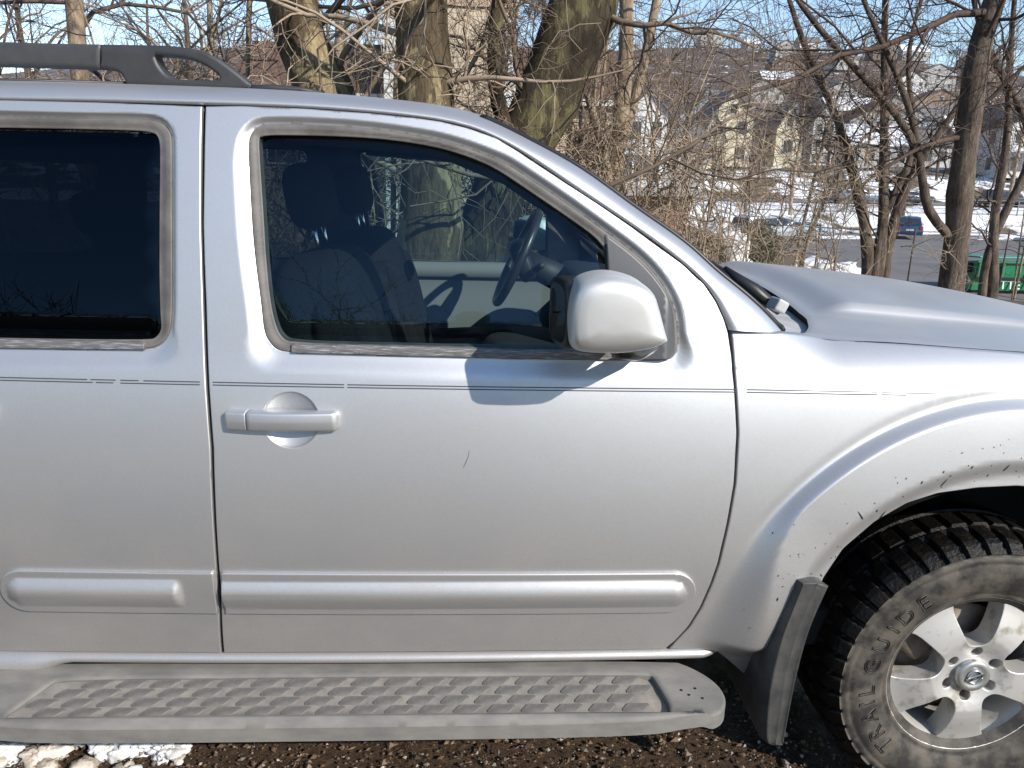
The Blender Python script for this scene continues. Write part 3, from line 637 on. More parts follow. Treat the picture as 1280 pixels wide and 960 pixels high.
def flap(sg):
    P = [(.770,.690),(.757,.640),(.737,.560),(.724,.45),(.722,.35),(.730,.245),(.745,.236),(.775,.236),(.779,.34),(.785,.45),(.800,.571),(.832,.683),(.800,.694)]
    n = len(P); P = resample(ccw(smooth_poly(P, 2, .5)), .01)
    c = P.mean(0); L = []
    for y, s_ in ((-.972, .80), (-.976, .93), (-.972, 1.0), (-.95, 1.03), (-.80, 1.05), (-.68, 1.05)):
        L.append(np.stack([c[0]+(P[:, 0]-c[0])*s_+ (0 if y < -.96 else -.01), np.full(len(P), y*(-sg)), c[1]+(P[:, 1]-c[1])*(1-(1-s_)*.12)], 1))
    G = np.array(L); G = np.concatenate([G, G[:, :1]], 1); c0 = np.repeat(G[:1, :-1].mean(1, keepdims=True), G.shape[1], 1)
    # narrow cap toward the viewer follows the long shape
    cap = G[:1].copy(); mid = np.stack([np.interp(P[:, 1], [.236, .45, .57, .69], [.755, .756, .772, .803]), np.full(len(P), -.977*(-sg)), P[:, 1]], 1); mid = np.concatenate([mid, mid[:1]])[None]
    G = np.concatenate([mid, G]); return grid_mesh('mud_flap', G, FLAP, car, True, flip=(sg < 0))
tag(flap(-1), 'scuffed dark plastic mud flap behind the front wheel')
# ------------------------------------------------------------------ wheels
def make_wheel():
    w = thing('wheel', None, None); w.parent = car
    c = (0, 0, 0); NB = 44
    prof = [(.205,.02),(.224,.004),(.229,.000),(.233,-.004),(.238,-.001),(.244,-.006),(.262,-.014),(.285,-.019),(.310,-.021),(.328,-.0205),(.333,-.017),(.336,-.0205),(.346,-.018),(.352,-.014),(.357,-.017),(.366,-.008),(.376,.003),(.383,.016),(.386,.03),(.388,.06),(.3885,.075),(.380,.078),(.380,.090),(.3885,.093),(.389,.125),(.389,.155),(.381,.158),(.381,.170),(.3885,.173),(.386,.22),(.376,.247),(.340,.27),(.26,.26),(.21,.23)]
    n = NB*8
    def rm(r, y, th):
        ph = (th*NB/(2*PI)) % 1; k = np.arange(len(r))[:, None]
        groove = ((ph > .70) & (ph < .97))[None, :]
        sh = (k >= 14) & (k <= 19)
        r = np.where(groove & sh, r-.011*np.where(k <= 15, .5, 1), r); y = np.where(groove & (k >= 14) & (k <= 16), y+.008, y)
        ph2 = (th*NB/(2*PI)+.4) % 1; g2 = ((ph2 > .75))[None, :]
        r = np.where(g2 & (k >= 23) & (k <= 25), r-.009, r)
        return r, y
    V, Fc = lathe(prof, n, c, rm); mi = np.repeat((np.arange(len(prof)-1) >= 14).astype(int), n)
    ty = mesh('tyre', V, Fc, None, w, False, mats=[TYRE, TREAD], mi=mi)
    us = np.repeat((np.arange(len(prof)-1) < 13), n); ty.data.polygons.foreach_set('use_smooth', us)
    # lettering: outlined raised characters along the upper left of the sidewall
    txt = 'TRAIL GUIDE'; angs = [221.5, 212.0, 201.5, 193.0, 185.5, 0, 171.0, 158.5, 148.5, 139.5, 128.5]
    for ch, a in zip(txt, angs):
        if ch == ' ': continue
        cu = D.curves.new('letter', 'FONT'); cu.body = ch; cu.size = .060; cu.fill_mode = 'NONE'; cu.bevel_depth = .0015; cu.bevel_resolution = 0; cu.resolution_u = 3; cu.align_x = 'CENTER'; cu.align_y = 'CENTER'
        ob = D.objects.new('letter', cu); COL.objects.link(ob); dg = bpy.context.evaluated_depsgraph_get(); me = D.meshes.new_from_object(ob.evaluated_get(dg)); D.objects.remove(ob)
        t = rad(a); rr = .287; v = np.array([tuple(q.co) for q in me.vertices]); v[:, 0] *= 1.0; v[:, 0] -= (v[:, 0].max()+v[:, 0].min())/2; v[:, 1] -= (v[:, 1].max()+v[:, 1].min())/2
        rdir = np.array([math.cos(t), math.sin(t)]); tdir = np.array([math.sin(t), -math.cos(t)])
        xz = rdir*(rr+v[:, 1:2])+tdir*v[:, 0:1]; rad_ = np.hypot(xz[:, 0], xz[:, 1])
        yy_ = np.interp(rad_, [.244, .262, .285, .310, .328], [-.006, -.014, -.019, -.021, -.0205])-.0008-v[:, 2]
        me.vertices.foreach_set('co', np.stack([xz[:, 0], yy_, xz[:, 1]], 1).astype(np.float32).ravel()); me.materials.clear(); me.materials.append(LETTER); me.update()
        link('tyre_letter', me, w)
    # alloy: five broad spokes, five windows, six nut pockets
    holes = []
    for k in range(5):
        a0 = 93+72*k; pl = []
        for r, d in ((.212, -18), (.2165, -9), (.2175, 0), (.2165, 9), (.212, 18), (.19, 20), (.15, 19.5), (.105, 17), (.088, 10), (.085, 0), (.088, -10), (.105, -17), (.15, -19.5), (.19, -20)): pl.append((r*math.cos(rad(a0+d)), r*math.sin(rad(a0+d))))
        holes.append(smooth_poly(ccw(pl), 1, -1))
    for k in range(6):
        a = rad(26+60*k); holes.append(np.array([(.0655*math.cos(a)+.0150*math.cos(t), .0655*math.sin(a)+.0150*math.sin(t)) for t in np.linspace(0, 2*PI, 14, endpoint=False)]))
    RPX = [0, .036, .040, .046, .060, .076, .090, .108, .130, .150, .152, .190, .210, .218, .2215, .226, .229]
    RPY = [.004, .004, .010, .014, .012, .007, .002, -.002, .000, .004, .0045, .015, .019, .017, .006, .001, .0]
    def rh(x, z):
        r = np.hypot(x, z); d = np.interp(r, RPX, RPY)
        for e in (.004,): d = (np.interp(r-e, RPX, RPY)+d*2+np.interp(r+e, RPX, RPY))/4
        return -d
    circ = [(.229*math.cos(t), .229*math.sin(t)) for t in np.linspace(0, 2*PI, 160, endpoint=False)]
    rim = sheet('rim', circ, rh, RIM, w, holes, g=.0075, thick=.055, rnd=.002, inset=.0025, step=.006)
    V, Fc = lathe([(.224,.01),(.212,.03),(.203,.05),(.200,.12),(.205,.22)], 64, c); mesh('rim_barrel', V, Fc, RIM, w)
    V, Fc = lathe([(.16,.085),(.16,.095),(.145,.084),(.085,.084),(.085,.06),(.03,.055),(.001,.055)], 48, c); mesh('brake_disc', V, Fc, DISC, w)
    bm = bmesh.new(); bm_box(bm, (-.115, .075, .095), (.09, .07, .15), Euler((0, .7, 0))); bm_obj('brake_caliper', bm, DISC, w, True, .015, 3)
    V, Fc = lathe([(.20,.15),(.001,.15)], 32, c); mesh('backing_plate', V, Fc, GAP, w)
    V, Fc = lathe([(.0445,.010),(.0440,-.001),(.0415,-.004),(.030,-.005),(.028,-.0035),(.001,-.0025)], 48, c); hub = mesh('hub_cap', V, Fc, mat('alloy_hub_cap', (.52, .52, .50), .38, .8), w, True)
    # emblem: ring, bar and word
    bm = bmesh.new(); V, Fc = tube([(.019*math.cos(t), -.0055, .019*math.sin(t)) for t in np.linspace(0, 2*PI, 33)], .0026, 8); mesh('emblem_ring', V, Fc, CHROME, w)
    tilt = rad(25)
    bx = box('emblem_bar', (0, 0, 0), (.047, .004, .010), CHROME, w, .001); bx.location = (0, -.0070, 0); bx.rotation_euler = (0, -tilt, 0)
    cu = D.curves.new('word', 'FONT'); cu.body = 'NISSAN'; cu.size = .0106; cu.extrude = .0004; cu.align_x = 'CENTER'; cu.align_y = 'CENTER'
    ob = D.objects.new('word', cu); COL.objects.link(ob); dg = bpy.context.evaluated_depsgraph_get(); me = D.meshes.new_from_object(ob.evaluated_get(dg)); D.objects.remove(ob); me.materials.clear(); me.materials.append(BLACK)
    o = link('emblem_word', me, w); o.location = (0, -.0095, 0); o.rotation_euler = Euler((PI/2, 0, 0)).to_matrix().to_euler(); o.rotation_euler = (Matrix.Rotation(-tilt, 3, 'Y') @ Matrix.Rotation(PI/2, 3, 'X')).to_euler()
    first = None
    for k in range(6):
        a = rad(26+60*k)
        if first is None:
            V, Fc = lathe([(.0085,.034),(.0085,.016),(.006,.0145),(.001,.0145)], 6, c); first = o = mesh('lug_nut', V, Fc, DISC, w, False)
        else: o = first.copy(); COL.objects.link(o); o.parent = w
        o.location = (.0655*math.cos(a), .016, .0655*math.sin(a))
    return w
wheel = make_wheel(); wheel.location = (WC[0], -.906, WC[1])
for x, sg in ((WR[0], -1), (WC[0], 1), (WR[0], 1)):
    r = wheel.copy(); COL.objects.link(r); r.location = (x, sg*.906, WC[1]); r.rotation_euler = (0, 0, 0 if sg < 0 else PI)
    for ch in list(wheel.children):
        q = ch.copy(); COL.objects.link(q); q.parent = r
for cx, sg in ((WC[0], -1), (WR[0], -1), (WC[0], 1), (WR[0], 1)):
    th = np.linspace(-.35, PI+.35, 30); k_ = 1.0 if cx > 0 else .79; G = np.array([[(cx+k_*r*math.cos(t), sg*y, .40+k_*r*math.sin(t)) for t in th] for r, y in ((.505, .885), (.50, .86), (.49, .60), (.10, .58), (.01, .58))])
    grid_mesh('wheel_liner', G, GAP, car, True)
# ------------------------------------------------------------------ floor, bumpers and ends
box('floor_pan', (-.25, 0, .47), (4.2, 1.64, .10), GAP, car)
box('engine_bay', (1.28, 0, .86), (1.00, 1.16, .48), GAP, car)
box('underbody', (-.2, 0, .36), (3.0, 1.1, .14), GAP, car)
def bumper(name, pts, z0, z1, m):
    ys = np.linspace(-1, 1, 25); G = []
    for z, k in ((z0, .96), (z0+.03, .99), ((z0+z1)/2, 1.0), (z1-.03, .985), (z1, .95)):
        G.append(np.stack([pts[0]+(pts[1]*(1-np.abs(ys)**3))*k, ys*pts[2]*k, np.full(25, z)], 1))
    return grid_mesh(name, np.array(G), m, car, True)
fc = spl([-.93, -.90, -.83, -.62, -.3, 0, .3, .62, .83, .90, .93], [1.74, 1.92, 2.02, 2.11, 2.155, 2.165, 2.155, 2.11, 2.02, 1.92, 1.74])
def nose(name, y0, y1, rows, m, k=.905):
    ys = np.linspace(y0, y1, 40); return grid_mesh(name, np.array([[(float(fc(y))-i_*(1 if abs(y) < .9 else .4), y*k*(1-i_*.25), z-0*y) for y in ys] for z, i_ in rows]), m, car, True)
tag(nose('front_bumper', -.93, .93, ((.30, .10), (.33, .03), (.40, .0), (.52, -.02), (.60, -.015), (.645, .01), (.650, .06)), PAINT, .955), 'silver front bumper')
nose('grille', -.56, .56, ((.652, .03), (.72, .02), (.90, .05), (1.02, .08)), BLACK)
nose('front_panel', -.915, .915, ((.985, .045), (1.02, .06), (1.08, .10), (1.11, .16)), PAINT); nose('front_panel', -.915, .915, ((.650, .02), (.70, .03), (.735, .035)), PAINT)
LENS = mat('headlight_lens', (.40, .41, .42), .12, .3, coat=1.)
for sg in (-1, 1): nose('headlight', sg*.565, sg*.925, ((.735, .03), (.80, .022), (.90, .03), (.985, .05)), LENS)
bumper('rear_bumper', (-2.42, -.16, .86), .42, .72, PAINT); bumper('tailgate', (-2.44, -.08, .80), .72, 1.26, PAINT)
Gt = np.array([[(-2.46+.10*(z-1.26)/.46+.02*0, y, z) for y in np.linspace(-.80+.17*(z-1.26)/.46, .80-.17*(z-1.26)/.46, 9)] for z in np.linspace(1.26, 1.72, 5)]); grid_mesh('rear_window', Gt, DGLASS, car)
# ------------------------------------------------------------------ cabin
def pillow(name, c, s, rot, m, parent, p=.5):
    nu, nv = 20, 28; u = np.linspace(-PI/2, PI/2, nu); v = np.linspace(0, 2*PI, nv)
    sp = lambda t: np.sign(t)*np.abs(t)**p
    G = np.stack([sp(np.cos(u))[:, None]*sp(np.cos(v))[None]*s[0]/2, sp(np.cos(u))[:, None]*sp(np.sin(v))[None]*s[1]/2, np.repeat(sp(np.sin(u))[:, None], nv, 1)*s[2]/2], -1)
    Rm = np.array(Euler(rot).to_matrix()); G = G@Rm.T+np.array(c)
    return grid_mesh(name, G, m, parent, True)
def seat(x, y):
    s_ = thing('seat', None, None); s_.parent = car
    pillow('backrest', (x-.27, y, 1.05), (.27, .50, .70), (0, -.22, 0), CLOTH, s_); pillow('seat_cushion', (x+.05, y, .73), (.56, .52, .20), (0, -.10, 0), CLOTH, s_)
    pillow('headrest', (x-.36, y, 1.535), (.115, .27, .175), (0, -.16, 0), CLOTH, s_, .6)
    for dy in (-.06, .06):
        V, Fc = tube([(x-.33, y+dy, 1.36), (x-.35, y+dy, 1.48)], .006, 6); mesh('headrest_post', V, Fc, CHROME, s_)
    for dy in (-.225, .225): pillow('side_bolster', (x-.20, y+dy, 1.03), (.17, .10, .55), (0, -.22, 0), CLOTH, s_)
seat(-.10, -.37); seat(-.10, .37)
rs = thing('seat', None, None); rs.parent = car
pillow('backrest', (-1.32, 0, 1.02), (.18, 1.30, .60), (0, -.28, 0), CLOTH, rs, .4); pillow('seat_cushion', (-1.05, 0, .72), (.50, 1.30, .22), (0, -.08, 0), CLOTH, rs, .4)
for y in (-.42, .42): pillow('headrest', (-1.42, y, 1.43), (.10, .26, .16), (0, -.2, 0), CLOTH, rs, .6)
# dashboard: profile swept across the car
pf = [(.36,.86),(.33,1.00),(.36,1.10),(.42,1.165),(.52,1.195),(.70,1.215),(.78,1.20)]
G = np.array([[(x+.02*(1-(y/.78)**2)*(1 if z > 1.0 else 0), y, z) for y in np.linspace(-.78, .78, 25)] for x, z in smooth_poly(pf+[(.78,.80)], 2, -1)[:-2]]); grid_mesh('dashboard', G, DASH, car, True)
pillow('instrument_hood', (.43, .37, 1.215), (.24, .38, .12), (0, .1, 0), DASH, car); pillow('centre_console', (.22, 0, .86), (.5, .24, .36), (0, .25, 0), DASH, car, .4)
sw = thing('steering_wheel', None, None); sw.parent = car; C0 = np.array((.145, .37, 1.295)); tl = rad(24)
ax = np.array((-math.cos(tl), 0, math.sin(tl))); e1 = np.array((0, 1, 0)); e2 = np.array((math.sin(tl), 0, math.cos(tl)))
V, Fc = tube([C0+.185*(math.cos(t)*e1+math.sin(t)*e2) for t in np.linspace(0, 2*PI, 49)], .0165, 10); mesh('wheel_rim', V, Fc, mat('steering_leather', (.02, .02, .022), .35), sw)
pillow('airbag_cover', tuple(C0-ax*.02), (.07, .20, .16), (0, -tl, 0), BLACK, sw)
for a in (rad(20), rad(160), rad(270)):
    V, Fc = tube([C0-ax*.02+.06*(math.cos(a)*e1+math.sin(a)*e2), C0+.178*(math.cos(a)*e1+math.sin(a)*e2)], .016, 8, flat=.6); mesh('wheel_spoke', V, Fc, BLACK, sw)
V, Fc = tube([C0-ax*.02, C0-ax*.22], [.045, .055], 12); mesh('steering_column', V, Fc, DASH, sw)
V, Fc = tube([C0-ax*.09, C0-ax*.085+np.array((0, -.20, .03))], [.011, .013], 8); mesh('stalk', V, Fc, DASH, sw)
# inner trims
def trims(mode):
    pf = lambda x, z: w0(x, z)-.075-.035*ss(1.20, .95, z)+.03*np.exp(-((z-.86)/.07)**2)*0
    for nm, pl in (('door_trim', [(-.57,.52),(.50,.52),(.54,.70),(.56,1.19),(.33,1.205),(-.42,1.205),(-.57,1.20)]), ('door_trim', [(-1.06,.52),(-.63,.52),(-.63,1.20),(-1.40,1.20),(-1.40,.98),(-1.2,.80)])):
        t = sheet(nm, pl, pf, DOORTRIM, car, mode='side' if mode == 'far' else 'far', g=.03, thick=.0, rnd=0, inset=0) if False else None
        o = sheet(nm, pl, pf, DOORTRIM, car, mode=mode, g=.04, thick=.0, rnd=0, inset=0)
        sg = -1 if mode == 'side' else 1
        xs = np.linspace(pl[0][0] if nm else 0, max(p[0] for p in pl)-.03, 14); xs = np.linspace(min(p[0] for p in pl if p[1] > 1.1)+.02, max(p[0] for p in pl if p[1] > 1.1)-.03, 14)
        G = np.array([[(x, sg*(float(w0(np.array([x]), np.array([1.2]))[0])-dy), z) for dy, z in ((.03, 1.222), (.06, 1.224), (.085, 1.215), (.092, 1.19), (.09, 1.165), (.075, 1.155))] for x in xs]); grid_mesh('trim_cap', G, DOORTRIM, o, True)
        V, Fc = tube([(pl[0][0]+.18, sg*.765, .90), (pl[0][0]+.5, sg*.745, .925), (pl[0][0]+.72 if nm and pl[1][0] > 0 else pl[0][0]+.40, sg*.76, .93)], .035, 8, flat=.7); mesh('armrest', V, Fc, DASH, o)
both(trims)
for sg in (-1, 1):
    Gp = np.array([[(-.70+.09*q+.0*z, sg*(float(w0(np.array([-.6]), np.array([z]))[0])-.055-.02*math.sin(q*PI)), z) for q in np.linspace(0, 2.2, 9)] for z in np.linspace(.5, 1.70, 12)])
    Gp[:, :, 1] = np.stack([[sg*(float(w0(np.array([-.6]), np.array([z]))[0])-.050-.02*math.sin(q/2.2*PI)) for q in np.linspace(0, 2.2, 9)] for z in np.linspace(.5, 1.70, 12)]); grid_mesh('pillar_trim', Gp, DASH, car, True)
    V, Fc = tube([(-.45, sg*.66, 1.690), (-.10, sg*.66, 1.675), (.10, sg*.68, 1.60), (.40, sg*.74, 1.40), (.60, sg*.76, 1.24)], [.03, .035, .035, .03, .03], 8); mesh('pillar_trim', V, Fc, HEADL, car)
V, Fc = tube([(.10, 0, 1.70), (.17, 0, 1.66)], .01, 6); mr_ = mesh('rear_view_mirror', V, Fc, BLACK, car); pillow('mirror_body', (.16, 0, 1.63), (.04, .24, .07), (0, 0, 0), BLACK, mr_)

# ================================================================== the land
_TL = spl([-400, -40, 0, 10, 16, 25, 45, 60, 70, 76, 85, 100, 130, 200, 300, 420, 520, 620, 1100], [0, 0, 0, -.15, -.7, -.8, -1.2, -.9, -.5, .3, 2.9, 3.4, 6, 16, 34, 55, 66, 68, 60])
_TR = spl([-400, -40, 0, 4.5, 8, 13, 18, 22, 26, 50, 59, 61, 63, 66, 69, 73, 78, 85, 100, 130, 200, 300, 420, 520, 620, 1100], [0, 0, 0, -.05, -.6, -1.7, -2.35, -2.45, -2.45, -2.45, -2.45, -2.2, -1.5, -.55, -.5, -.45, 1.2, 2.9, 3.4, 6, 16, 34, 55, 66, 68, 60])
def terr(x, y):
    x = np.asarray(x, float); y = np.asarray(y, float)
    k = ss(7, 13, x-.16*np.maximum(0, y-20)); b = _TL(y)*(1-k)+_TR(y)*k
    hill = ss(150, 420, y)*(9*np.sin(x*.008+1.0)+5*np.sin(x*.021+y*.01))
    fine = ss(3.2, 6, np.hypot(x*0, y-.0))*.10*np.sin(x*1.7+y*.6)*np.sin(y*1.3-x*.4)*(y > 0)*(1-ss(18, 22, y))
    return b+hill+fine
def axis_pts(a, b, fine0, fine1, d0, gr):
    L = list(np.arange(fine0, fine1, d0)); d = d0; v = fine1
    while v < b: L.append(v); d *= gr; v += d
    L.append(b); d = d0; v = fine0-d0
    while v > a: L.insert(0, v); d *= gr; v -= d
    L.insert(0, a); return np.array(L)
gx = axis_pts(-900, 1100, -12, 60, 1.0, 1.10); gy = axis_pts(-500, 1100, -6, 86, .8, 1.09)
GX, GY = np.meshgrid(gx, gy, indexing='ij')
def ground_mat():
    m = D.materials.new('winter_ground'); nt, b, o = nodes(m)
    tc = nt.nodes.new('ShaderNodeTexCoord'); sep = nt.nodes.new('ShaderNodeSeparateXYZ'); nt.links.new(tc.outputs['Object'], sep.inputs[0])
    litter = ramp(nt, noise(nt, 1.6, 9, .7), [(.32, (.050, .034, .022)), (.5, (.105, .078, .052)), (.68, (.19, .15, .105))])
    wood = ramp(nt, noise(nt, .09, 8, .7), [(.3, (.050, .038, .034)), (.55, (.105, .080, .070)), (.75, (.17, .135, .115))])
    mr = nt.nodes.new('ShaderNodeMapRange'); mr.inputs['From Min'].default_value = 95; mr.inputs['From Max'].default_value = 150; nt.links.new(sep.outputs[1], mr.inputs['Value'])
    base = mix_col(nt, mr.outputs[0], litter, wood)
    # lying snow: yards and verges between the street and the houses, thin patches elsewhere
    yr = nt.nodes.new('ShaderNodeMapRange'); yr.inputs['From Max'].default_value = 400; nt.links.new(sep.outputs[1], yr.inputs['Value'])
    bias = ramp(nt, yr.outputs[0], [(0, .0), (.03, .0), (.05, .24), (.13, .22), (.147, .46), (.165, .50), (.175, .22), (.19, .38), (.25, .32), (.32, .28), (.9, .26)])
    sn = noise(nt, .22, 7, .62); ad = nt.nodes.new('ShaderNodeMath'); ad.operation = 'ADD'; nt.links.new(sn, ad.inputs[0]); nt.links.new(bias, ad.inputs[1])
    mask = ramp(nt, ad.outputs[0], [(.86, 0.), (.90, 1.)])
    nt.links.new(mix_col(nt, mask, base, (.70, .72, .75)), b.inputs['Base Color']); b.inputs['Roughness'].default_value = .9
    bump(nt, noise(nt, 14, 8, .7), .8, .03, b); return m
gm = grid_mesh('ground', np.stack([GX, GY, terr(GX, GY)], -1), ground_mat(), None, True, flip=False); tag(gm, kind='structure')
DIRTM = D.materials.new('wet_dirt'); nt, b, o = nodes(DIRTM)
wetn = noise(nt, 3.0, 7, .65)
nt.links.new(ramp(nt, noise(nt, 38, 9, .72), [(.30, (.020, .0105, .005)), (.5, (.058, .031, .014)), (.66, (.115, .068, .034)), (.80, (.20, .15, .10))]), b.inputs['Base Color'])
nt.links.new(ramp(nt, wetn, [(.4, .22), (.62, .85)]), b.inputs['Roughness']); bump(nt, noise(nt, 60, 9, .75), 1.0, .02, b)
ax_ = np.arange(-8, 8.01, .16); ay_ = np.arange(-9, 4.0, .16); AX, AY = np.meshgrid(ax_, ay_, indexing='ij')
fd = ss(0, .9, np.minimum.reduce([AX+8, 8-AX, AY+9, 4-AY]))
tag(grid_mesh('dirt_driveway', np.stack([AX, AY, terr(AX, AY)-.01+.022*fd+fd*.004*np.sin(AX*5+AY*3)], -1), DIRTM), kind='structure')
# gravel and ice under the running board
rng = np.random.default_rng(11)
ico = np.array([(1, 0, 0), (-1, 0, 0), (0, 1, 0), (0, -1, 0), (0, 0, 1), (0, 0, -1)], float); icf = [(0, 2, 4), (2, 1, 4), (1, 3, 4), (3, 0, 4), (2, 0, 5), (1, 2, 5), (3, 1, 5), (0, 3, 5)]
def pebbles(name, n, x0, x1, y0, y1, s0, s1, mats, mi_w, dens=None):
    x = rng.uniform(x0, x1, n); y = rng.uniform(y0, y1, n)
    if dens is not None: k = rng.random(n) < dens(x, y); x, y = x[k], y[k]; n = len(x)
    s_ = s0*(s1/s0)**(rng.random(n)**2.2); ang = rng.uniform(0, 2*PI, n); sc_ = np.stack([s_*rng.uniform(.7, 1.4, n), s_*rng.uniform(.6, 1.1, n), s_*rng.uniform(.4, .8, n)], 1)
    P = ico[None]*sc_[:, None]*(1+.25*rng.standard_normal((n, 6, 1))); ca, sa = np.cos(ang)[:, None], np.sin(ang)[:, None]
    V = np.stack([P[..., 0]*ca-P[..., 1]*sa+x[:, None], P[..., 0]*sa+P[..., 1]*ca+y[:, None], P[..., 2]+.014+.25*s_[:, None]], -1).reshape(-1, 3)
    Fc = (np.arange(n)[:, None, None]*6+np.array(icf)[None]).reshape(-1, 3)
    mi = np.repeat(rng.choice(len(mats), n, p=mi_w), 8)
    return tag(mesh(name, V, Fc, None, None, False, mats=mats, mi=mi), kind='stuff')
GR = [mat('pebble_'+a, c, .6, c2=c2, sc=40) for a, c, c2 in (('brown', (.085, .050, .027), (.14, .088, .050)), ('grey', (.13, .115, .10), (.22, .20, .175)), ('pale', (.30, .26, .21), (.38, .34, .29)), ('dark', (.025, .015, .009), (.045, .028, .018)))]
pebbles('gravel', 9000, -1.5, 1.15, -1.15, -.40, .0025, .011, GR, [.46, .13, .04, .37])
pebbles('gravel', 2500, -5, 5, -3.5, -1.1, .006, .022, GR, [.5, .2, .05, .25])
SNOW = mat('old_snow', (.62, .635, .66), .75, c2=(.50, .47, .43), sc=16, lo=.52, hi=.72, bmp=.5, bsc=40, bdist=.01)
DSNOW = mat('dirty_ice', (.34, .29, .24), .6, c2=(.60, .57, .53), sc=22, detail=7, lo=.42, hi=.62, bmp=.6, bsc=60, bdist=.008)
def lump(name, c, s_, seed, m, label=None, cat=None, group=None, nu=18, nv=26, amp=.22, parent=None):
    r = np.random.default_rng(seed); u = np.linspace(-PI/2, PI/2, nu)[:, None]; v = np.linspace(0, 2*PI, nv)[None]
    q = np.stack([np.cos(u)*np.cos(v), np.cos(u)*np.sin(v), np.sin(u)+0*v], -1); d = np.ones((nu, nv))
    for k in range(30):
        w_ = r.standard_normal(3); w_ /= np.linalg.norm(w_); f = 2*1.13**k; d += amp/f**.6*.9*np.sin((q@w_)*f+r.uniform(0, 6))
    o = grid_mesh(name, q*d[..., None]*np.array(s_)*.5, m, parent, True); o.location = c
    return tag(o, label, cat, group)
CH = [(-1.33, -.70, .15, .13, .10, SNOW, 'white snow chunk at the bottom left corner under the running board'), (-1.20, -.72, .12, .11, .08, DSNOW, 'dirty brown ice chunk beside the corner snow chunk'), (-1.12, -.66, .10, .10, .09, DSNOW, 'dirty ice chunk in the middle of the snow under the running board'),
      (-1.04, -.70, .08, .08, .06, SNOW, 'small pale snow chunk left of the largest white chunk'), (-.945, -.675, .16, .13, .11, SNOW, 'largest white snow chunk under the rear of the running board'), (-.86, -.72, .09, .08, .06, SNOW, 'low white snow chunk at the right end of the snow')]
for i, (x, y, sx, sy, sz, m, lab) in enumerate(CH):
    lump('snow_chunk', (x, y, .022), (sx, sy, sz), 40+i, m, lab, 'snow chunk', 'snow chunks under the running board', 36, 54, .26)
rg = np.random.default_rng(3)
for i in range(26):
    x = rg.uniform(-1.4, -.80); q = rg.uniform(.02, .055); lump('ice_crumb', (x, rg.uniform(-.82, -.60), .018), (q*1.3, q, q*.8), 100+i, [SNOW, DSNOW][i % 2], 'crumb of dirty ice scattered under the rear of the running board', 'ice crumb', 'ice crumbs under the running board', 12, 18, .22)
# ------------------------------------------------------------------ sheets: lower car park and street
ASPH = mat('worn_asphalt', (.105, .098, .095), .9, c2=(.15, .14, .135), sc=.6, detail=8, bmp=.3, bsc=60)
def sheetxy(name, x0, x1, y0, y1, off, m, dx=1.2, dy=.8, shear=0):
    X, Y = np.meshgrid(np.arange(x0, x1+.01, dx), np.arange(y0, y1+.01, dy), indexing='ij'); X = X+shear*(Y-y0)
    return tag(grid_mesh(name, np.stack([X, Y, terr(X, Y)+off], -1), m), kind='structure')
sheetxy('parking_lot', 15, 75, 21, 58.6, .03, ASPH, shear=.14); sheetxy('street', -20, 130, 68.4, 73.6, .04, ASPH, 2.0, .65)
LINE = mat('faded_bay_line', (.45, .44, .42), .8)
for k in range(11):
    X = np.array([[24.0+k*2.7+.14*9, 24.12+k*2.7+.14*9], [24.6+k*2.7+.14*9, 24.72+k*2.7+.14*9]]); Y = np.array([[31., 31.], [35.4, 35.4]]); tag(grid_mesh('bay_line', np.stack([X, Y, terr(X, Y)+.045], -1), LINE), kind='structure')
for i, (x, y, sx, sy, sz, lab) in enumerate([(6.35, 16.4, 1.25, 1.2, 1.75, 'tall white snow pile just past the windscreen base beside a green bush'), (8.6, 16.6, 2.4, 1.2, .95, 'long low snow bank just behind the hood right of the green bush'), (5.3, 18.0, 1.6, 1.0, 1.0, 'small snow heap beside the brick garage')]):
    lump('snow_pile', (x, y, float(terr(x, y))+.05), (sx, sy, sz), 60+i, SNOW, lab, 'snow pile', None, 30, 44, .25)
for i, (x, y, sx, sy, sz) in enumerate([(33, 58.8, 9, 1.6, .5), (41, 55.5, 6, 1.6, .35), (23, 57, 6, 2.0, .6), (27.5, 53, 5, 1.2, .3), (47, 59.3, 8, 1.5, .6)]):
    o = lump('snow_bank', (x, y, -2.44), (sx, sy, sz), 70+i, SNOW, 'low ridge of ploughed snow along the far side of the lower car park', 'snow bank', 'ploughed snow ridges of the lower car park', 12, 40, .2)
# ================================================================== trees
def tubes(P, Rd, sides):
    N, k = P.shape[:2]; T = np.gradient(P, axis=1); T /= np.linalg.norm(T, axis=2, keepdims=True)+1e-9
    ref = np.zeros((N, 1, 3)); m = T[:, 0]; ref[:, 0, :] = np.where(np.abs(m[:, 2:3]) > .7, np.array([[1., 0, 0]]), np.array([[0, 0, 1.]]))
    A = np.cross(T, np.broadcast_to(ref, T.shape)); A /= np.linalg.norm(A, axis=2, keepdims=True)+1e-9; B = np.cross(A, T)
    th = np.arange(sides)/sides*2*PI
    V = P[:, :, None]+Rd[:, :, None, None]*(np.cos(th)[:, None]*A[:, :, None]+np.sin(th)[:, None]*B[:, :, None])
    i = np.arange(N)[:, None, None]*k*sides; j = np.arange(k-1)[None, :, None]*sides; q = np.arange(sides)[None, None]; q2 = (q+1) % sides
    Fc = np.stack([i+j+q, i+j+q2, i+j+sides+q2, i+j+sides+q], -1).reshape(-1, 4)
    return V.reshape(-1, 3), Fc
def norm(v): return v/(np.linalg.norm(v, axis=-1, keepdims=True)+1e-9)
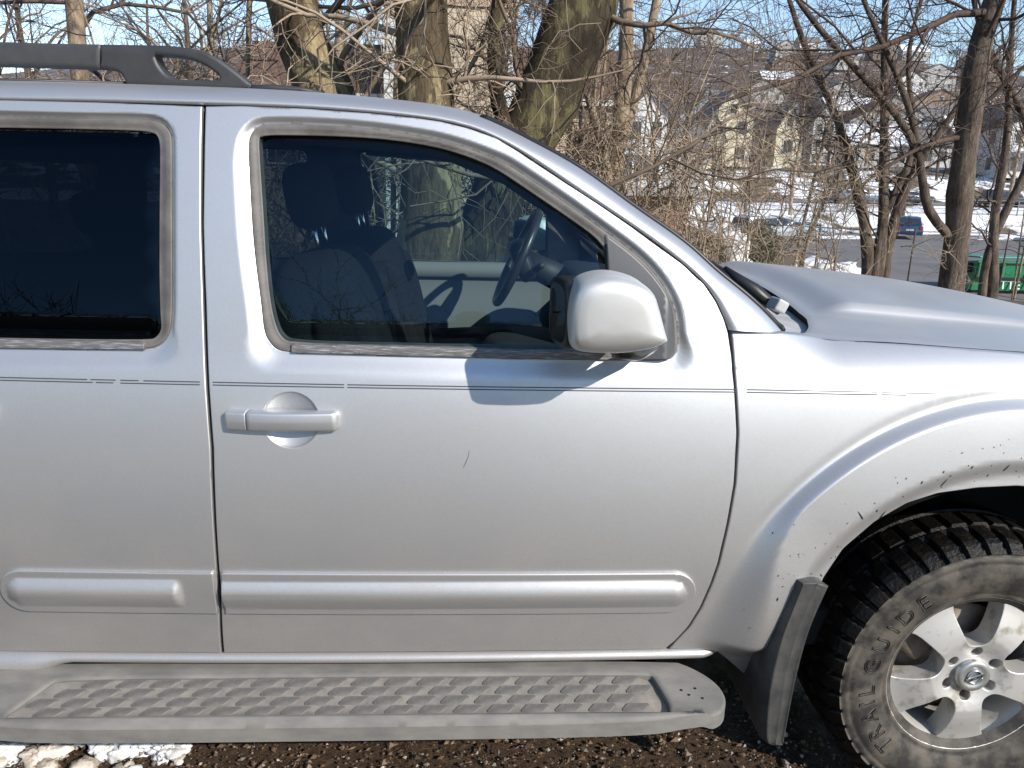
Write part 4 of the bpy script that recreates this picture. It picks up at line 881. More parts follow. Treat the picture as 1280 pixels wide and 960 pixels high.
def grow(st, dr, ln, r0, k, g, wander, trop, tip=.35):
    N = len(st); P = np.zeros((N, k, 3)); P[:, 0] = st; d = norm(dr); drift = g.standard_normal((N, 3))*wander*.5
    for i in range(1, k):
        d = norm(d+g.standard_normal((N, 3))*wander+drift*.35+np.array(trop)); P[:, i] = P[:, i-1]+d*(ln/(k-1))[:, None]
    return P, r0[:, None]*np.linspace(1, tip, k)[None]
def spawn(P, Rd, per, t0, t1, a0, a1, lf, rf, k, g, wander, trop, rmin=.0015, tip=.35, lmin=.1):
    N, K = P.shape[:2]; n = N*per; pi = np.repeat(np.arange(N), per); t = g.uniform(t0, t1, n)*(K-1); i = np.minimum(t.astype(int), K-2); f = (t-i)[:, None]
    st = P[pi, i]*(1-f)+P[pi, i+1]*f; ax = norm(P[pi, i+1]-P[pi, i]); r = Rd[pi, i]*(1-f[:, 0])+Rd[pi, i+1]*f[:, 0]
    pr = norm(np.cross(ax, g.standard_normal((n, 3)))); an = g.uniform(a0, a1, n)[:, None]; dr = ax*np.cos(an)+pr*np.sin(an)
    L = np.linalg.norm(np.diff(P, axis=1), axis=2).sum(1)[pi]*lf*g.uniform(.55, 1.25, n); L = np.maximum(L, lmin)
    return grow(st, dr, L, np.maximum(r*rf*g.uniform(.7, 1.1, n), rmin), k, g, wander, trop, tip)
def resamp(pts, rr, k):
    P = np.asarray(pts, float); s_ = np.r_[0, np.cumsum(np.linalg.norm(np.diff(P, axis=0), axis=1))]; q = np.linspace(0, s_[-1], k)
    if len(P) > 2: Q = np.stack([spl(s_, P[:, j])(q) for j in range(3)], 1)
    else: Q = np.stack([np.interp(q, s_, P[:, j]) for j in range(3)], 1)
    return Q, np.interp(q, s_, rr)
def merge(parts):
    VV = []; FF = []; n = 0
    for V, Fc in parts: VV.append(V); FF.append(Fc+n); n += len(V)
    return np.vstack(VV), np.vstack(FF)
def bark(name, c1, c2, c3, sc=5, patch=.5, bm_=.7):
    m = D.materials.new(name); nt, b, o = nodes(m)
    a = ramp(nt, noise(nt, sc, 6, .6, stretch=(1, 1, .45)), [(.38, c1), (.46, c2), (.53, c2), (.56, c3), (.64, c3), (.67, c2), (.78, c1)])
    f = ramp(nt, noise(nt, 26, 6, .7, stretch=(1, 1, .22)), [(.35, .55), (.65, 1.1)])
    mx = nt.nodes.new('ShaderNodeMix'); mx.data_type = 'RGBA'; mx.blend_type = 'MULTIPLY'; mx.inputs[0].default_value = 1; nt.links.new(a, mx.inputs[6]); nt.links.new(f, mx.inputs[7])
    nt.links.new(mx.outputs[2], b.inputs['Base Color']); b.inputs['Roughness'].default_value = .9; b.inputs['Specular IOR Level'].default_value = .2
    bump(nt, noise(nt, 30, 7, .7, stretch=(1, 1, .18)), bm_, .03, b); return m
SYC = bark('sycamore_bark', (.060, .043, .027), (.125, .094, .058), (.33, .265, .155), 3.6, bm_=1.0)
SHADEB = bark('shaded_olive_bark', (.040, .031, .021), (.075, .060, .037), (.16, .14, .072), 4, bm_=1.0)  # sycamore bark darkened, with the trunk's shade mixed into the colours
FURR = bark('furrowed_bark', (.075, .057, .045), (.13, .10, .08), (.17, .135, .105), 7, bm_=1.0)
TANB = bark('pale_tan_bark', (.22, .165, .115), (.34, .265, .185), (.40, .32, .23), 6)
TW = {'dark': mat('dark_twigs', (.060, .042, .034), .8, c2=(.11, .078, .062), sc=3, spec=.2), 'mid': mat('brown_twigs', (.13, .095, .07), .8, c2=(.21, .155, .115), sc=3, spec=.2), 'tan': mat('tan_twigs', (.26, .195, .14), .8, c2=(.36, .285, .21), sc=3, spec=.2)}
def tree(name, label, cat, stems, bk, tw, seed, group=None, limbs=10, t0=.15, t1=.98, llen=.28, sub=6, sub2=7, lr=.30, trop=(0, 0, .02), wander=.20, ang=(.7, 1.5), extra=(), sides=10, k=16, droop=-.02, amp=.0, lmin=.3, rmin=.0022, sub3=0):
    g = np.random.default_rng(seed); t = thing(name, label, cat, tuple(np.array(stems[0][0][0])*np.array([1, 1, 1])), 0, group); o0 = np.array(t.location)
    tp = []; cp = []
    for pts, rr in stems:
        P, Rr = resamp(pts, rr, k); P = P-o0
        P = P+g.standard_normal(P.shape)*Rr[:, None]*np.array([.05, .05, 0]) if k >= 20 else P
        if amp: P = P+np.cumsum(g.standard_normal(P.shape)*amp, 0)*np.linspace(0, 1, k)[:, None]
        tp.append((P[None], Rr[None]))
    tv = merge([tubes(P, Rr*(1+.06*g.standard_normal(Rr.shape)), sides) for P, Rr in tp]); mesh('trunk', tv[0], tv[1], bk, t)
    lv = []
    for P, Rr in tp:
        if limbs: lv.append(spawn(P, Rr, limbs, t0, t1, ang[0], ang[1], llen, lr, 9, g, wander, trop, .006, .3, lmin))
    for pts, rr in extra:
        P, Rr = resamp(pts, rr, 9); lv.append(((P-o0)[None], Rr[None]))
    for P, Rr in lv:
        cp.append(tubes(P, Rr, 5))
        if sub:
            P2, R2 = spawn(P, Rr, sub, .12, 1., .4, 1.15, .45, .55, 6, g, wander*1.25, (0, 0, droop), rmin*1.5, .35, .25); cp.append(tubes(P2, R2, 4))
            if sub2:
                P3, R3 = spawn(P2, R2, sub2, .12, 1., .4, 1.2, .50, .6, 4, g, wander*1.4, (0, 0, droop), rmin, .5, .12); cp.append(tubes(P3, R3, 3))
                if sub3:
                    P4, R4 = spawn(P3, R3, sub3, .1, 1., .4, 1.2, .55, .8, 3, g, wander*1.4, (0, 0, droop), rmin*.8, .6, .08); cp.append(tubes(P4, R4, 3))
    if cp:
        V, Fc = merge(cp); mesh('crown', V, Fc, TW[tw], t)
    return t
T0 = lambda x, y: (x, y, float(terr(x, y))-.1)
tree('sycamore_tree', 'thick mottled trunk leaning left just right of the black roof rail foot', 'tree', [([T0(-.72, 3.6), (-.95, 3.6, 1.2), (-1.17, 3.6, 2.18), (-1.29, 3.6, 2.49), (-1.38, 3.6, 2.79), (-1.75, 3.7, 4.6), (-2.0, 3.9, 8)], [.27, .225, .205, .19, .18, .15, .09])], SYC, 'mid', 1, limbs=16, t0=.22, llen=.30, sub=6, sub2=7, lr=.16, wander=.26, trop=(0, -.01, -.01), sides=18, k=26)
tree('sycamore_tree', 'upright pale mottled trunk seen above the roof and through the front window', 'tree', [([T0(-.38, 3.0), (-.36, 3.0, .9), (-.33, 3.0, 1.4), (-.37, 3.0, 2.05), (-.38, 3.0, 2.4), (-.39, 3.0, 2.7), (-.38, 3.1, 4.5), (-.2, 3.3, 8)], [.30, .235, .215, .195, .188, .18, .155, .09])], SYC, 'tan', 2, limbs=18, t0=.16, llen=.26, sub=6, sub2=7, lr=.15, wander=.26, trop=(0, -.01, -.02), sides=18, k=26,
     extra=[([(-.38, 3.0, 2.15), (.1, 2.75, 2.2), (.45, 2.65, 2.17), (.9, 2.5, 2.24)], [.03, .016, .012, .005]), ([(-.38, 3.0, 2.1), (-.7, 2.7, 2.32), (-1.0, 2.6, 2.52), (-1.5, 2.4, 2.60)], [.02, .013, .010, .005])])
tree('sycamore_tree', 'dark shaded trunk leaning right, wrapped in vines and twigs', 'tree', [([T0(-.35, 3.4), (-.02, 3.3, .93), (.15, 3.3, 1.47), (.36, 3.3, 1.9), (.58, 3.3, 2.37), (.74, 3.3, 2.79), (1.2, 3.3, 4.4), (1.7, 3.4, 8)], [.30, .215, .20, .215, .23, .22, .17, .1]), ([(.28, 3.25, 1.7), (.12, 3.1, 2.1), (.10, 3.1, 2.6), (.22, 3.1, 3.2)], [.06, .05, .045, .035])], SHADEB, 'mid', 3, limbs=14, t0=.14, llen=.26, sub=8, sub2=8, lr=.12, wander=.30, trop=(0, -.02, -.03), sides=16, k=26)
tree('tree', 'slim brown double trunk between the vine covered trunk and the houses', 'tree', [([T0(1.15, 4.2), (1.17, 4.2, .9), (1.17, 4.2, 1.47), (1.18, 4.2, 2.06), (1.2, 4.2, 2.62), (1.17, 4.2, 3.0), (1.1, 4.3, 5.5)], [.10, .085, .078, .07, .066, .06, .03]), ([(1.17, 4.2, 1.75), (1.32, 4.25, 2.3), (1.45, 4.25, 3.1), (1.6, 4.3, 4.6)], [.05, .042, .036, .02]), ([(1.16, 4.18, 1.3), (1.0, 4.1, 1.9), (.88, 4.1, 2.25)], [.05, .045, .03])], TANB, 'mid', 4, limbs=14, t0=.2, llen=.32, sub=7, sub2=8, lr=.22, wander=.3, sides=10, k=22, trop=(0, 0, -.02))
tree('tree', 'tall dark furrowed trunk with a curved limb, right of the parked blue car', 'tree', [([T0(5.48, 6.0), (5.45, 6.0, .53), (5.38, 6.0, 1.43), (5.33, 6.0, 2.27), (5.30, 6.0, 3.0), (5.38, 6.0, 3.5), (5.6, 6.1, 5.5), (5.8, 6.3, 9)], [.17, .14, .122, .116, .112, .10, .08, .04]), ([(5.42, 5.97, .95), (5.05, 6.0, 1.30), (4.84, 6.0, 1.84), (4.3, 6.0, 2.49), (3.5, 6.0, 3.18), (2.9, 6.1, 3.9)], [.045, .052, .045, .038, .028, .015]), ([(5.05, 6.0, 1.3), (4.87, 6.0, 1.75), (4.69, 6.0, 2.26), (4.27, 6.0, 2.97), (3.98, 6.0, 3.42), (3.6, 6.1, 4.2)], [.038, .04, .036, .03, .025, .015])], FURR, 'dark', 5, limbs=12, t0=.22, llen=.30, sub=7, sub2=8, lr=.22, wander=.22, sides=14, k=24,
     extra=[([(5.33, 6.0, 2.1), (4.8, 5.9, 1.98), (4.4, 5.85, 1.75), (4.0, 5.7, 1.5)], [.04, .026, .02, .012]), ([(5.36, 6.0, 3.35), (4.7, 5.8, 3.22), (4.2, 5.7, 2.95), (3.7, 5.6, 2.86), (3.1, 5.5, 2.55), (2.6, 5.4, 2.42), (1.9, 5.3, 2.05)], [.045, .034, .030, .027, .024, .02, .012])])
tree('tree', 'clump of dark crooked stems fanning out just behind the middle of the hood', 'tree', [([T0(5.0, 7), (4.97, 7.0, .49), (4.73, 7.0, 1.38), (4.5, 7.0, 1.94), (4.1, 7.0, 2.67), (3.73, 7.0, 3.27), (3.3, 7, 4.3)], [.085, .078, .068, .055, .042, .034, .015]), ([T0(5.1, 7), (5.11, 7.0, .44), (4.99, 7.0, 1.67), (4.85, 7.0, 2.6), (4.7, 7.0, 3.64), (4.6, 7, 5)], [.085, .072, .058, .045, .036, .015]), ([T0(5.2, 7), (5.18, 7.0, .44), (5.28, 7.0, 1.49), (5.53, 7.0, 2.06), (5.8, 7.0, 2.53), (6.2, 7, 3.2)], [.085, .072, .058, .045, .036, .015]), ([T0(5.03, 6.9), (5.03, 6.95, .44), (5.1, 7.0, 1.29), (5.3, 7.0, 1.96), (5.1, 7.0, 2.87), (5.2, 7, 4)], [.065, .055, .045, .038, .03, .015])], FURR, 'dark', 6, limbs=12, t0=.22, llen=.34, sub=7, sub2=7, lr=.28, wander=.26, sides=9, k=20)
tree('tree', 'pair of thin crooked stems in front of the green dumpster', 'tree', [([T0(7.0, 7.5), (6.99, 7.5, .22), (6.83, 7.5, 1.2), (6.82, 7.5, 1.91), (6.69, 7.5, 2.88), (6.5, 7.5, 4.5)], [.085, .075, .06, .05, .04, .02]), ([T0(6.88, 7.45), (6.85, 7.5, .22), (6.95, 7.5, 1.2), (7.15, 7.5, 2.01), (6.7, 7.5, 2.8), (6.24, 7.5, 3.4), (5.9, 7.5, 4.2)], [.07, .062, .055, .05, .048, .04, .02])], FURR, 'dark', 7, limbs=12, t0=.2, llen=.30, sub=6, sub2=7, lr=.3, wander=.26, sides=9, k=18)
tree('tree', 'straight lit trunk standing behind the black roof rail at the left edge', 'tree', [([T0(-5.15, 8), (-5.1, 8, 1.2), (-5.07, 8.0, 2.53), (-5.03, 8.0, 3.55), (-5.0, 8.1, 6), (-4.9, 8.2, 9)], [.16, .13, .11, .105, .085, .04])], TANB, 'dark', 8, limbs=22, t0=.2, llen=.34, sub=7, sub2=7, lr=.3, wander=.26, trop=(0, 0, -.01), sides=10, k=20)
# smaller trees and the tangle of saplings along the edge of the drive
g0 = np.random.default_rng(77)
SAP = [(-4.2, 6.0), (-3.3, 5.0), (-2.5, 5.6), (-2.0, 4.4), (-1.5, 5.8), (-.85, 4.9), (-.6, 6.6), (.05, 4.6), (.35, 6.4), (.85, 4.7), (1.1, 6.2), (1.6, 4.6), (3.9, 6.8), (8.6, 9.2), (-5.8, 7.0), (-6.8, 8.6)]
for i, (x, y) in enumerate(SAP):
    st = []
    for q in range(int(g0.integers(2, 5))):
        h = g0.uniform(1.9, 4.6); lx, ly = g0.normal(0, .55), g0.normal(0, .3); b = T0(x+g0.normal(0, .12), y+g0.normal(0, .1)); r = g0.uniform(.012, .034)
        st.append(([b, (b[0]+lx*.25, b[1]+ly*.2, b[2]+h*.4), (b[0]+lx*.7, b[1]+ly*.6, b[2]+h*.75), (b[0]+lx*1.5, b[1]+ly*1.2, b[2]+h)], [r, r*.85, r*.6, r*.25]))
    tw = ['tan', 'mid', 'dark', 'mid', 'tan', 'mid'][i % 6]
    tree('sapling', 'thin leafless %s sapling in the tangled brush behind the silver car' % {'tan': 'pale tan', 'mid': 'brown', 'dark': 'dark'}[tw], 'sapling', st, {'tan': TANB, 'mid': TANB, 'dark': FURR}[tw], tw, 200+i, 'leafless saplings in the brush behind the car', limbs=8, t0=.12, llen=.34, sub=5, sub2=5, lr=.5, wander=.30, sides=6, k=12, droop=-.03, lmin=.25)
# arching bramble canes between the trunks
for i, (x, y) in enumerate([(-.95, 2.9), (1.05, 3.2), (1.35, 3.5), (-.9, 3.9), (.3, 3.9), (.55, 3.7), (.9, 3.8), (1.4, 3.7), (1.9, 4.3), (-.2, 3.7), (2.4, 5.2), (3.1, 5.8), (3.6, 5.4)]):
    st = []
    for q in range(9):
        b = T0(x+g0.normal(0, .2), y+g0.normal(0, .12)); a = g0.uniform(0, 2*PI); h = g0.uniform(.9, 2.3); ro = g0.uniform(.3, 1.1); r = g0.uniform(.005, .010)
        st.append(([b, (b[0]+.3*ro*math.cos(a), b[1]+.15*ro*math.sin(a), b[2]+h*.75), (b[0]+.75*ro*math.cos(a), b[1]+.35*ro*math.sin(a), b[2]+h), (b[0]+1.4*ro*math.cos(a), b[1]+.6*ro*math.sin(a), b[2]+h*g0.uniform(.55, .95))], [r, r*.9, r*.7, r*.35]))
    tree('bramble', 'arching pale bramble canes in the tangled brush behind the silver car', 'bramble', st, TANB, 'tan', 300+i, 'bramble canes in the brush behind the car', limbs=4, t0=.25, llen=.30, sub=4, sub2=3, lr=.6, wander=.35, sides=4, k=10, droop=-.05, lmin=.2)
# bare trees farther off: built once per kind, copied with their parts
def kind(seed, h, tw, bk):
    t = tree('bare_tree', 'bare tree standing farther off beyond the brush', 'tree', [([(0, 0, -.3), (.1, 0, h*.3), (-.1, .1, h*.62), (.1, 0, h)], [h*.016, h*.013, h*.008, h*.002])], bk, tw, seed, 'bare trees between the car park and the houses', limbs=16, t0=.22, llen=.42, sub=6, sub2=6, lr=.5, wander=.22, trop=(0, 0, .06), ang=(.5, 1.1), sides=7, k=14, droop=.02, rmin=.007, lmin=.8)
    return t
kinds = [kind(400, 10, 'dark', FURR), kind(401, 8, 'mid', FURR), kind(402, 12, 'mid', TANB)]
FT = [(-14, 20), (-10.5, 17), (-8, 22), (-12, 28), (-6.5, 16), (-3.5, 17.5), (1.5, 19), (9.5, 34), (12, 52), (19, 61), (22.5, 62.5), (26, 61.5), (30, 64.5), (36, 62), (29, 78), (34, 80), (42, 79), (47, 65), (49, 80), (20, 78), (15, 66), (54, 78), (24, 66), (60, 90), (38, 92), (24.5, 88), (46, 90)]
used = set()
for i, (x, y) in enumerate(FT):
    s0 = kinds[i % 3]
    if i % 3 in used:
        t = s0.copy(); COL.objects.link(t)
        for ch in s0.children: q = ch.copy(); COL.objects.link(q); q.parent = t
    else: t = s0; used.add(i % 3)
    t.location = (x, y, float(terr(x, y))); t.rotation_euler = (0, 0, g0.uniform(0, 6.28)); sc_ = g0.uniform(.75, 1.15); t.scale = (sc_, sc_, sc_)
# far hillside wood (one mass)
def wood(name, n, xs, ys, hts, seed, dens=None, tw='mid', limbs=9, sub=3):
    g = np.random.default_rng(seed); x = g.uniform(*xs, n); y = g.uniform(*ys, n); z = terr(x, y); h = g.uniform(*hts, n)
    P, Rr = grow(np.stack([x, y, z-.3], 1), np.tile(np.array([[0, 0, 1.]]), (n, 1)), h, h*.018, 5, g, .08, (0, 0, .1), .2); pr = [tubes(P, Rr, 4)]
    P2, R2 = spawn(P, Rr, limbs, .25, 1., .5, 1.1, .42, .5, 4, g, .2, (0, 0, .08), .03, .4, 1.); pr.append(tubes(P2, R2, 3))
    if sub: P3, R3 = spawn(P2, R2, sub, .2, 1., .4, 1., .5, .7, 3, g, .2, (0, 0, .05), .025, .5, .6); pr.append(tubes(P3, R3, 3))
    V, Fc = merge(pr); o = mesh(name, V, Fc, TW[tw]); return tag(o, 'distant leafless wood covering the hillside behind the houses' if y.mean() > 0 else 'leafless wood across the drive from the car', 'woodland', None, 'stuff')
wood('woodland', 1500, (-150, 520), (130, 560), (7, 13), 9, limbs=9, sub=3)
wood('woodland', 150, (-70, 70), (-60, -34), (7, 11), 10, tw='dark', limbs=14, sub=6)

# ================================================================== buildings
ROOFB = mat('brown_shingle', (.085, .052, .042), .85, c2=(.12, .075, .06), sc=3, bmp=.4, bsc=30, stretch=(1, 1, 5)); ROOFG = mat('grey_shingle', (.12, .115, .115), .85, c2=(.17, .165, .165), sc=3, bmp=.4, bsc=30)
ROOFS = mat('snowy_roof', (.75, .77, .82), .8, c2=(.16, .155, .155), sc=.9, lo=.55, hi=.66)
SID = {'white': mat('white_siding', (.52, .52, .52), .7, bmp=.2, bsc=6), 'cream': mat('cream_siding', (.52, .47, .35), .7, bmp=.2, bsc=6), 'grey': mat('grey_siding', (.34, .34, .34), .7), 'tan': mat('tan_stucco', (.50, .41, .30), .85, c2=(.44, .36, .265), sc=2, bmp=.2, bsc=30), 'brown': mat('brown_siding', (.20, .15, .12), .8), 'blue': mat('bluegrey_siding', (.28, .32, .37), .7)}
PANE = mat('dark_window_glass', (.03, .035, .045), .12); FRAME = mat('white_frame', (.55, .55, .53), .5)
BRICKM = mat('red_brick', (.30, .115, .07), .85, c2=(.36, .15, .095), sc=6); BRICKT = mat('buff_brick', (.46, .36, .27), .85, c2=(.54, .43, .33), sc=6); MORT = mat('mortar', (.36, .33, .29), .9)
def prism(bm, pts, y0, y1, mi=0):
    a = [bm.verts.new((x, y0, z)) for x, z in pts]; b = [bm.verts.new((x, y1, z)) for x, z in pts]; n = len(pts); fs_ = []
    fs_.append(bm.faces.new(a)); fs_.append(bm.faces.new(b[::-1]))
    for i in range(n): fs_.append(bm.faces.new((a[i], b[i], b[(i+1) % n], a[(i+1) % n])))
    for f in fs_: f.material_index = mi
def window(parent, x, y, z, w, h, face='y'):
    s_ = (w+.16, .08, h+.16) if face == 'y' else (.08, w+.16, h+.16); f = box('window', (x, y, z), s_, FRAME, parent)
    s2 = (w, .05, h) if face == 'y' else (.05, w, h); d = -.035
    box('pane', (x, y+d, z) if face == 'y' else (x+d, y, z), s2, PANE, f); return f
def house(label, x, y, w, d, h, rh, wall, roof, gable='y', rz=0., group=None, wins=(2, 2), chim=False, name='house', porch=False, z=None):
    z0 = float(terr(x, y)) if z is None else z; t = thing(name, label, 'house', (x, y, z0-.3), rz, group)
    bm = bmesh.new()
    if gable == 'y': prism(bm, [(-w/2, 0), (w/2, 0), (w/2, h), (0, h+rh), (-w/2, h)], -d/2, d/2)
    else:
        prism(bm, [(-d/2, 0), (d/2, 0), (d/2, h), (0, h+rh), (-d/2, h)], -w/2, w/2); bmesh.ops.rotate(bm, verts=bm.verts, cent=(0, 0, 0), matrix=Matrix.Rotation(PI/2, 3, 'Z'))
    bmesh.ops.recalc_face_normals(bm, faces=bm.faces); bm_obj('wall', bm, SID[wall], t)
    bm = bmesh.new(); a = (w if gable == 'y' else d)/2; o = .35; th = .18; sl = rh/a; L = (d if gable == 'y' else w)/2+.3
    for sg in (-1, 1): prism(bm, [(0, h+rh+.02), (sg*(a+o), h-sl*o+.02), (sg*(a+o), h-sl*o+th+.02), (0, h+rh+th+.06)], -L, L)
    if gable != 'y': bmesh.ops.rotate(bm, verts=bm.verts, cent=(0, 0, 0), matrix=Matrix.Rotation(PI/2, 3, 'Z'))
    bmesh.ops.recalc_face_normals(bm, faces=bm.faces); rf = bm_obj('roof', bm, roof, t)
    if chim: box('chimney', (w*.18, d*.1, h+rh*.9), (.7, .7, 1.6), BRICKM, rf)
    nx, nz = wins
    for i in range(nx):
        for j in range(nz): window(t, (i+.5)/nx*w-w/2, -d/2-.03, h*(j+.55)/nz, min(1.0, w/nx*.45), min(1.3, h/nz*.5))
    if gable == 'y' and rh > 1.8: window(t, 0, -d/2-.03, h+rh*.3, .7, .9)
    for j in range(nz): window(t, -w/2-.03, -d*.15, h*(j+.55)/nz, .9, min(1.3, h/nz*.5), 'x')
    if porch: box('porch_roof', (0, -d/2-1.0, h*.48), (w*.9, 2.2, .16), ROOFS, t); [box('porch_post', (sx*w*.4, -d/2-1.9, h*.24), (.14, .14, h*.46), FRAME, t) for sx in (-1, 1)]
    return t
house('narrow white gabled house with a snowy porch roof, right of the slim double trunk', 12.9, 62, 3.2, 6, 6.1, 1.6, 'white', ROOFG, porch=True, z=.6)
house('long grey house with a grey roof left of the cream gabled row', 19.0, 78, 6.5, 7, 3.6, 2.6, 'grey', ROOFG, 'x', wins=(3, 1))
house('tall dark roofed cream house with two steep gables in the row of houses', 27.2, 87, 4.6, 8, 5.2, 2.6, 'cream', ROOFG, wins=(2, 2), chim=True)
house('small cream gable wing in front of the dark roofed house', 24.8, 84, 2.4, 5, 3.4, 2.2, 'cream', ROOFG, wins=(1, 1))
house('wide cream house with a pale grey roof in the middle of the row', 33.5, 92, 7.5, 8, 3.4, 3.2, 'grey', ROOFG, 'x', wins=(4, 1))
house('cream front gable standing out from the wide pale roofed house', 34.4, 87.2, 2.8, 4, 4.2, 2.4, 'cream', ROOFG, wins=(1, 1))
house('narrow tall white house at the right end of the cream row', 41.6, 96, 2.8, 7, 5.4, 1.8, 'white', ROOFG, wins=(2, 3))
house('low grey house with a snow patched roof beyond the clump of stems', 50.5, 100, 8, 8, 3.0, 2.4, 'grey', ROOFS, 'x', wins=(4, 1))
house('long low grey house left of the white house at the right edge', 57.5, 101, 6, 8, 3.2, 2.2, 'grey', ROOFG, 'x', wins=(3, 1))
house('tall white house with white porch at the right edge', 58.4, 83, 5.5, 8, 5.4, 2.4, 'white', ROOFG, 'y', wins=(3, 2), porch=True)
HL = [(60, 190, 'grey'), (72, 205, 'grey'), (85, 180, 'brown'), (97, 215, 'grey'), (55, 150, 'brown'), (110, 190, 'brown'), (125, 230, 'grey'), (78, 150, 'grey'), (96, 160, 'blue'), (140, 260, 'white'), (100, 270, 'brown'), (118, 310, 'brown'), (150, 330, 'grey'), (180, 360, 'brown'), (205, 380, 'grey'), (135, 360, 'grey'), (170, 420, 'white'), (225, 430, 'brown'), (260, 450, 'white'), (190, 300, 'brown'), (215, 340, 'grey'), (240, 390, 'brown'), (285, 460, 'grey'), (160, 280, 'grey'), (48, 125, 'white'), (62, 122, 'grey'), (80, 122, 'brown'), (34, 120, 'blue'), (22, 125, 'grey'), (130, 460, 'grey'), (160, 480, 'grey'), (200, 490, 'brown'), (300, 500, 'brown')]
for i, (x, y, c) in enumerate(HL):
    house('small %s house with %s, far off on the wooded hillside' % ({'grey': 'grey', 'white': 'white', 'brown': 'brown', 'blue': 'blue'}[c], ['a grey roof', 'a brown roof', 'a snowy roof', 'a grey roof'][i % 4]+[' facing sideways', ' facing the viewer'][i % 2]), x, y, 9+(i % 3)*2, 8, 4.2+(i % 2)*1.6, 2.8, c, [ROOFG, ROOFB, ROOFS, ROOFG][i % 4], 'xy'[i % 2], group='%s houses on the far hillside' % c, wins=(3, 1+(i % 2)))
# tan building with a brown mansard roof, just beyond the trees on the left
tb = thing('building', 'tan building with brown mansard roof and tall block behind the left trees', 'building', (-1.5, 27, -1.2))
bm = bmesh.new(); bm_box(bm, (0, 1.0, 2.55), (12.6, 8, 5.1)); w_ = bm_obj('wall', bm, SID['tan'], tb)
bm = bmesh.new()
for (z0, e0), (z1, e1) in (((5.12, .45), (6.75, -.45)),):
    q0 = [(-6.3-e0, -3-e0), (6.3+e0, -3-e0), (6.3+e0, 5+e0), (-6.3-e0, 5+e0)]; q1 = [(-6.3-e1, -3-e1), (6.3+e1, -3-e1), (6.3+e1, 5+e1), (-6.3-e1, 5+e1)]
    a = [bm.verts.new((x, y, z0)) for x, y in q0]; b = [bm.verts.new((x, y, z1)) for x, y in q1]
    for i in range(4): bm.faces.new((a[i], a[(i+1) % 4], b[(i+1) % 4], b[i]))
    bm.faces.new(b); bm.faces.new(a[::-1])
bm_obj('roof', bm, ROOFB, tb)
box('eave_board', (0, -3.5, 5.06), (13.7, .10, .18), FRAME, tb)
bm = bmesh.new(); bm_box(bm, (.55, -2.9, 3.7), (3.95, 2.6, 8.0)); tw_ = bm_obj('stair_block', bm, SID['tan'], tb)
box('parapet', (.55, -2.9, 7.76), (4.1, 2.75, .22), mat('parapet_cap', (.40, .30, .21), .8), tb)
for x in (-1.30, 2.42): box('corner_pilaster', (x, -4.25, 3.6), (.36, .16, 7.4), FRAME, tb)
for x in (-5, -3.4, 3.6, 5.0): window(tb, x, -3.03, 3.6, .9, 1.2)
# buff brick courses on the wall right of the block: every brick a piece of its own
bwv = [(-.5, -.5, -.5), (.5, -.5, -.5), (.5, .5, -.5), (-.5, .5, -.5), (-.5, -.5, .5), (.5, -.5, .5), (.5, .5, .5), (-.5, .5, .5)]; bwf = [(0, 3, 2, 1), (4, 5, 6, 7), (0, 1, 5, 4), (1, 2, 6, 5), (2, 3, 7, 6), (3, 0, 4, 7)]
bw = box('brick_face', (4.35, -3.02, 3.9), (3.3, .06, 2.1), MORT, tb); first = None
for r in range(13):
    for c in range(8):
        x = 2.95+c*.40+(.2 if r % 2 else 0)
        if x > 5.9: continue
        if first is None: o = first = mesh('brick', np.array(bwv)*np.array([.385, .06, .135]), bwf, BRICKT, bw, False)
        else: o = first.copy(); COL.objects.link(o); o.parent = bw
        o.location = (x, -3.055-.006*((r*7+c*3) % 3), 2.95+r*.15)
# flat roofed brick garage at the foot of the screen pillar
gx_, gy_ = 5.2, 22.0; gz = -.35
ga = thing('garage', 'small red brick garage with a flat grey roof slab, behind the windscreen pillar', 'garage', (gx_, gy_, gz)); box('wall', (0, 0, .65), (2.1, 3.0, 1.5), MORT, ga); box('roof_slab', (.02, -.1, 1.50), (3.1, 3.9, .20), mat('grey_felt_roof', (.26, .255, .25), .9, c2=(.34, .33, .33), sc=2), ga)
gw = box('brick_face', (0, -1.51, .65), (2.08, .04, 1.48), MORT, ga); first = None
for r in range(11):
    for c in range(9):
        x = -.93+c*.235+(.117 if r % 2 else 0)
        if x > .95: continue
        if first is None: o = first = mesh('brick', np.array(bwv)*np.array([.222, .05, .118]), bwf, BRICKM, gw, False)
        else: o = first.copy(); COL.objects.link(o); o.parent = gw
        o.location = (x, -1.53-.004*((r*5+c*3) % 3), -.02+r*.131)
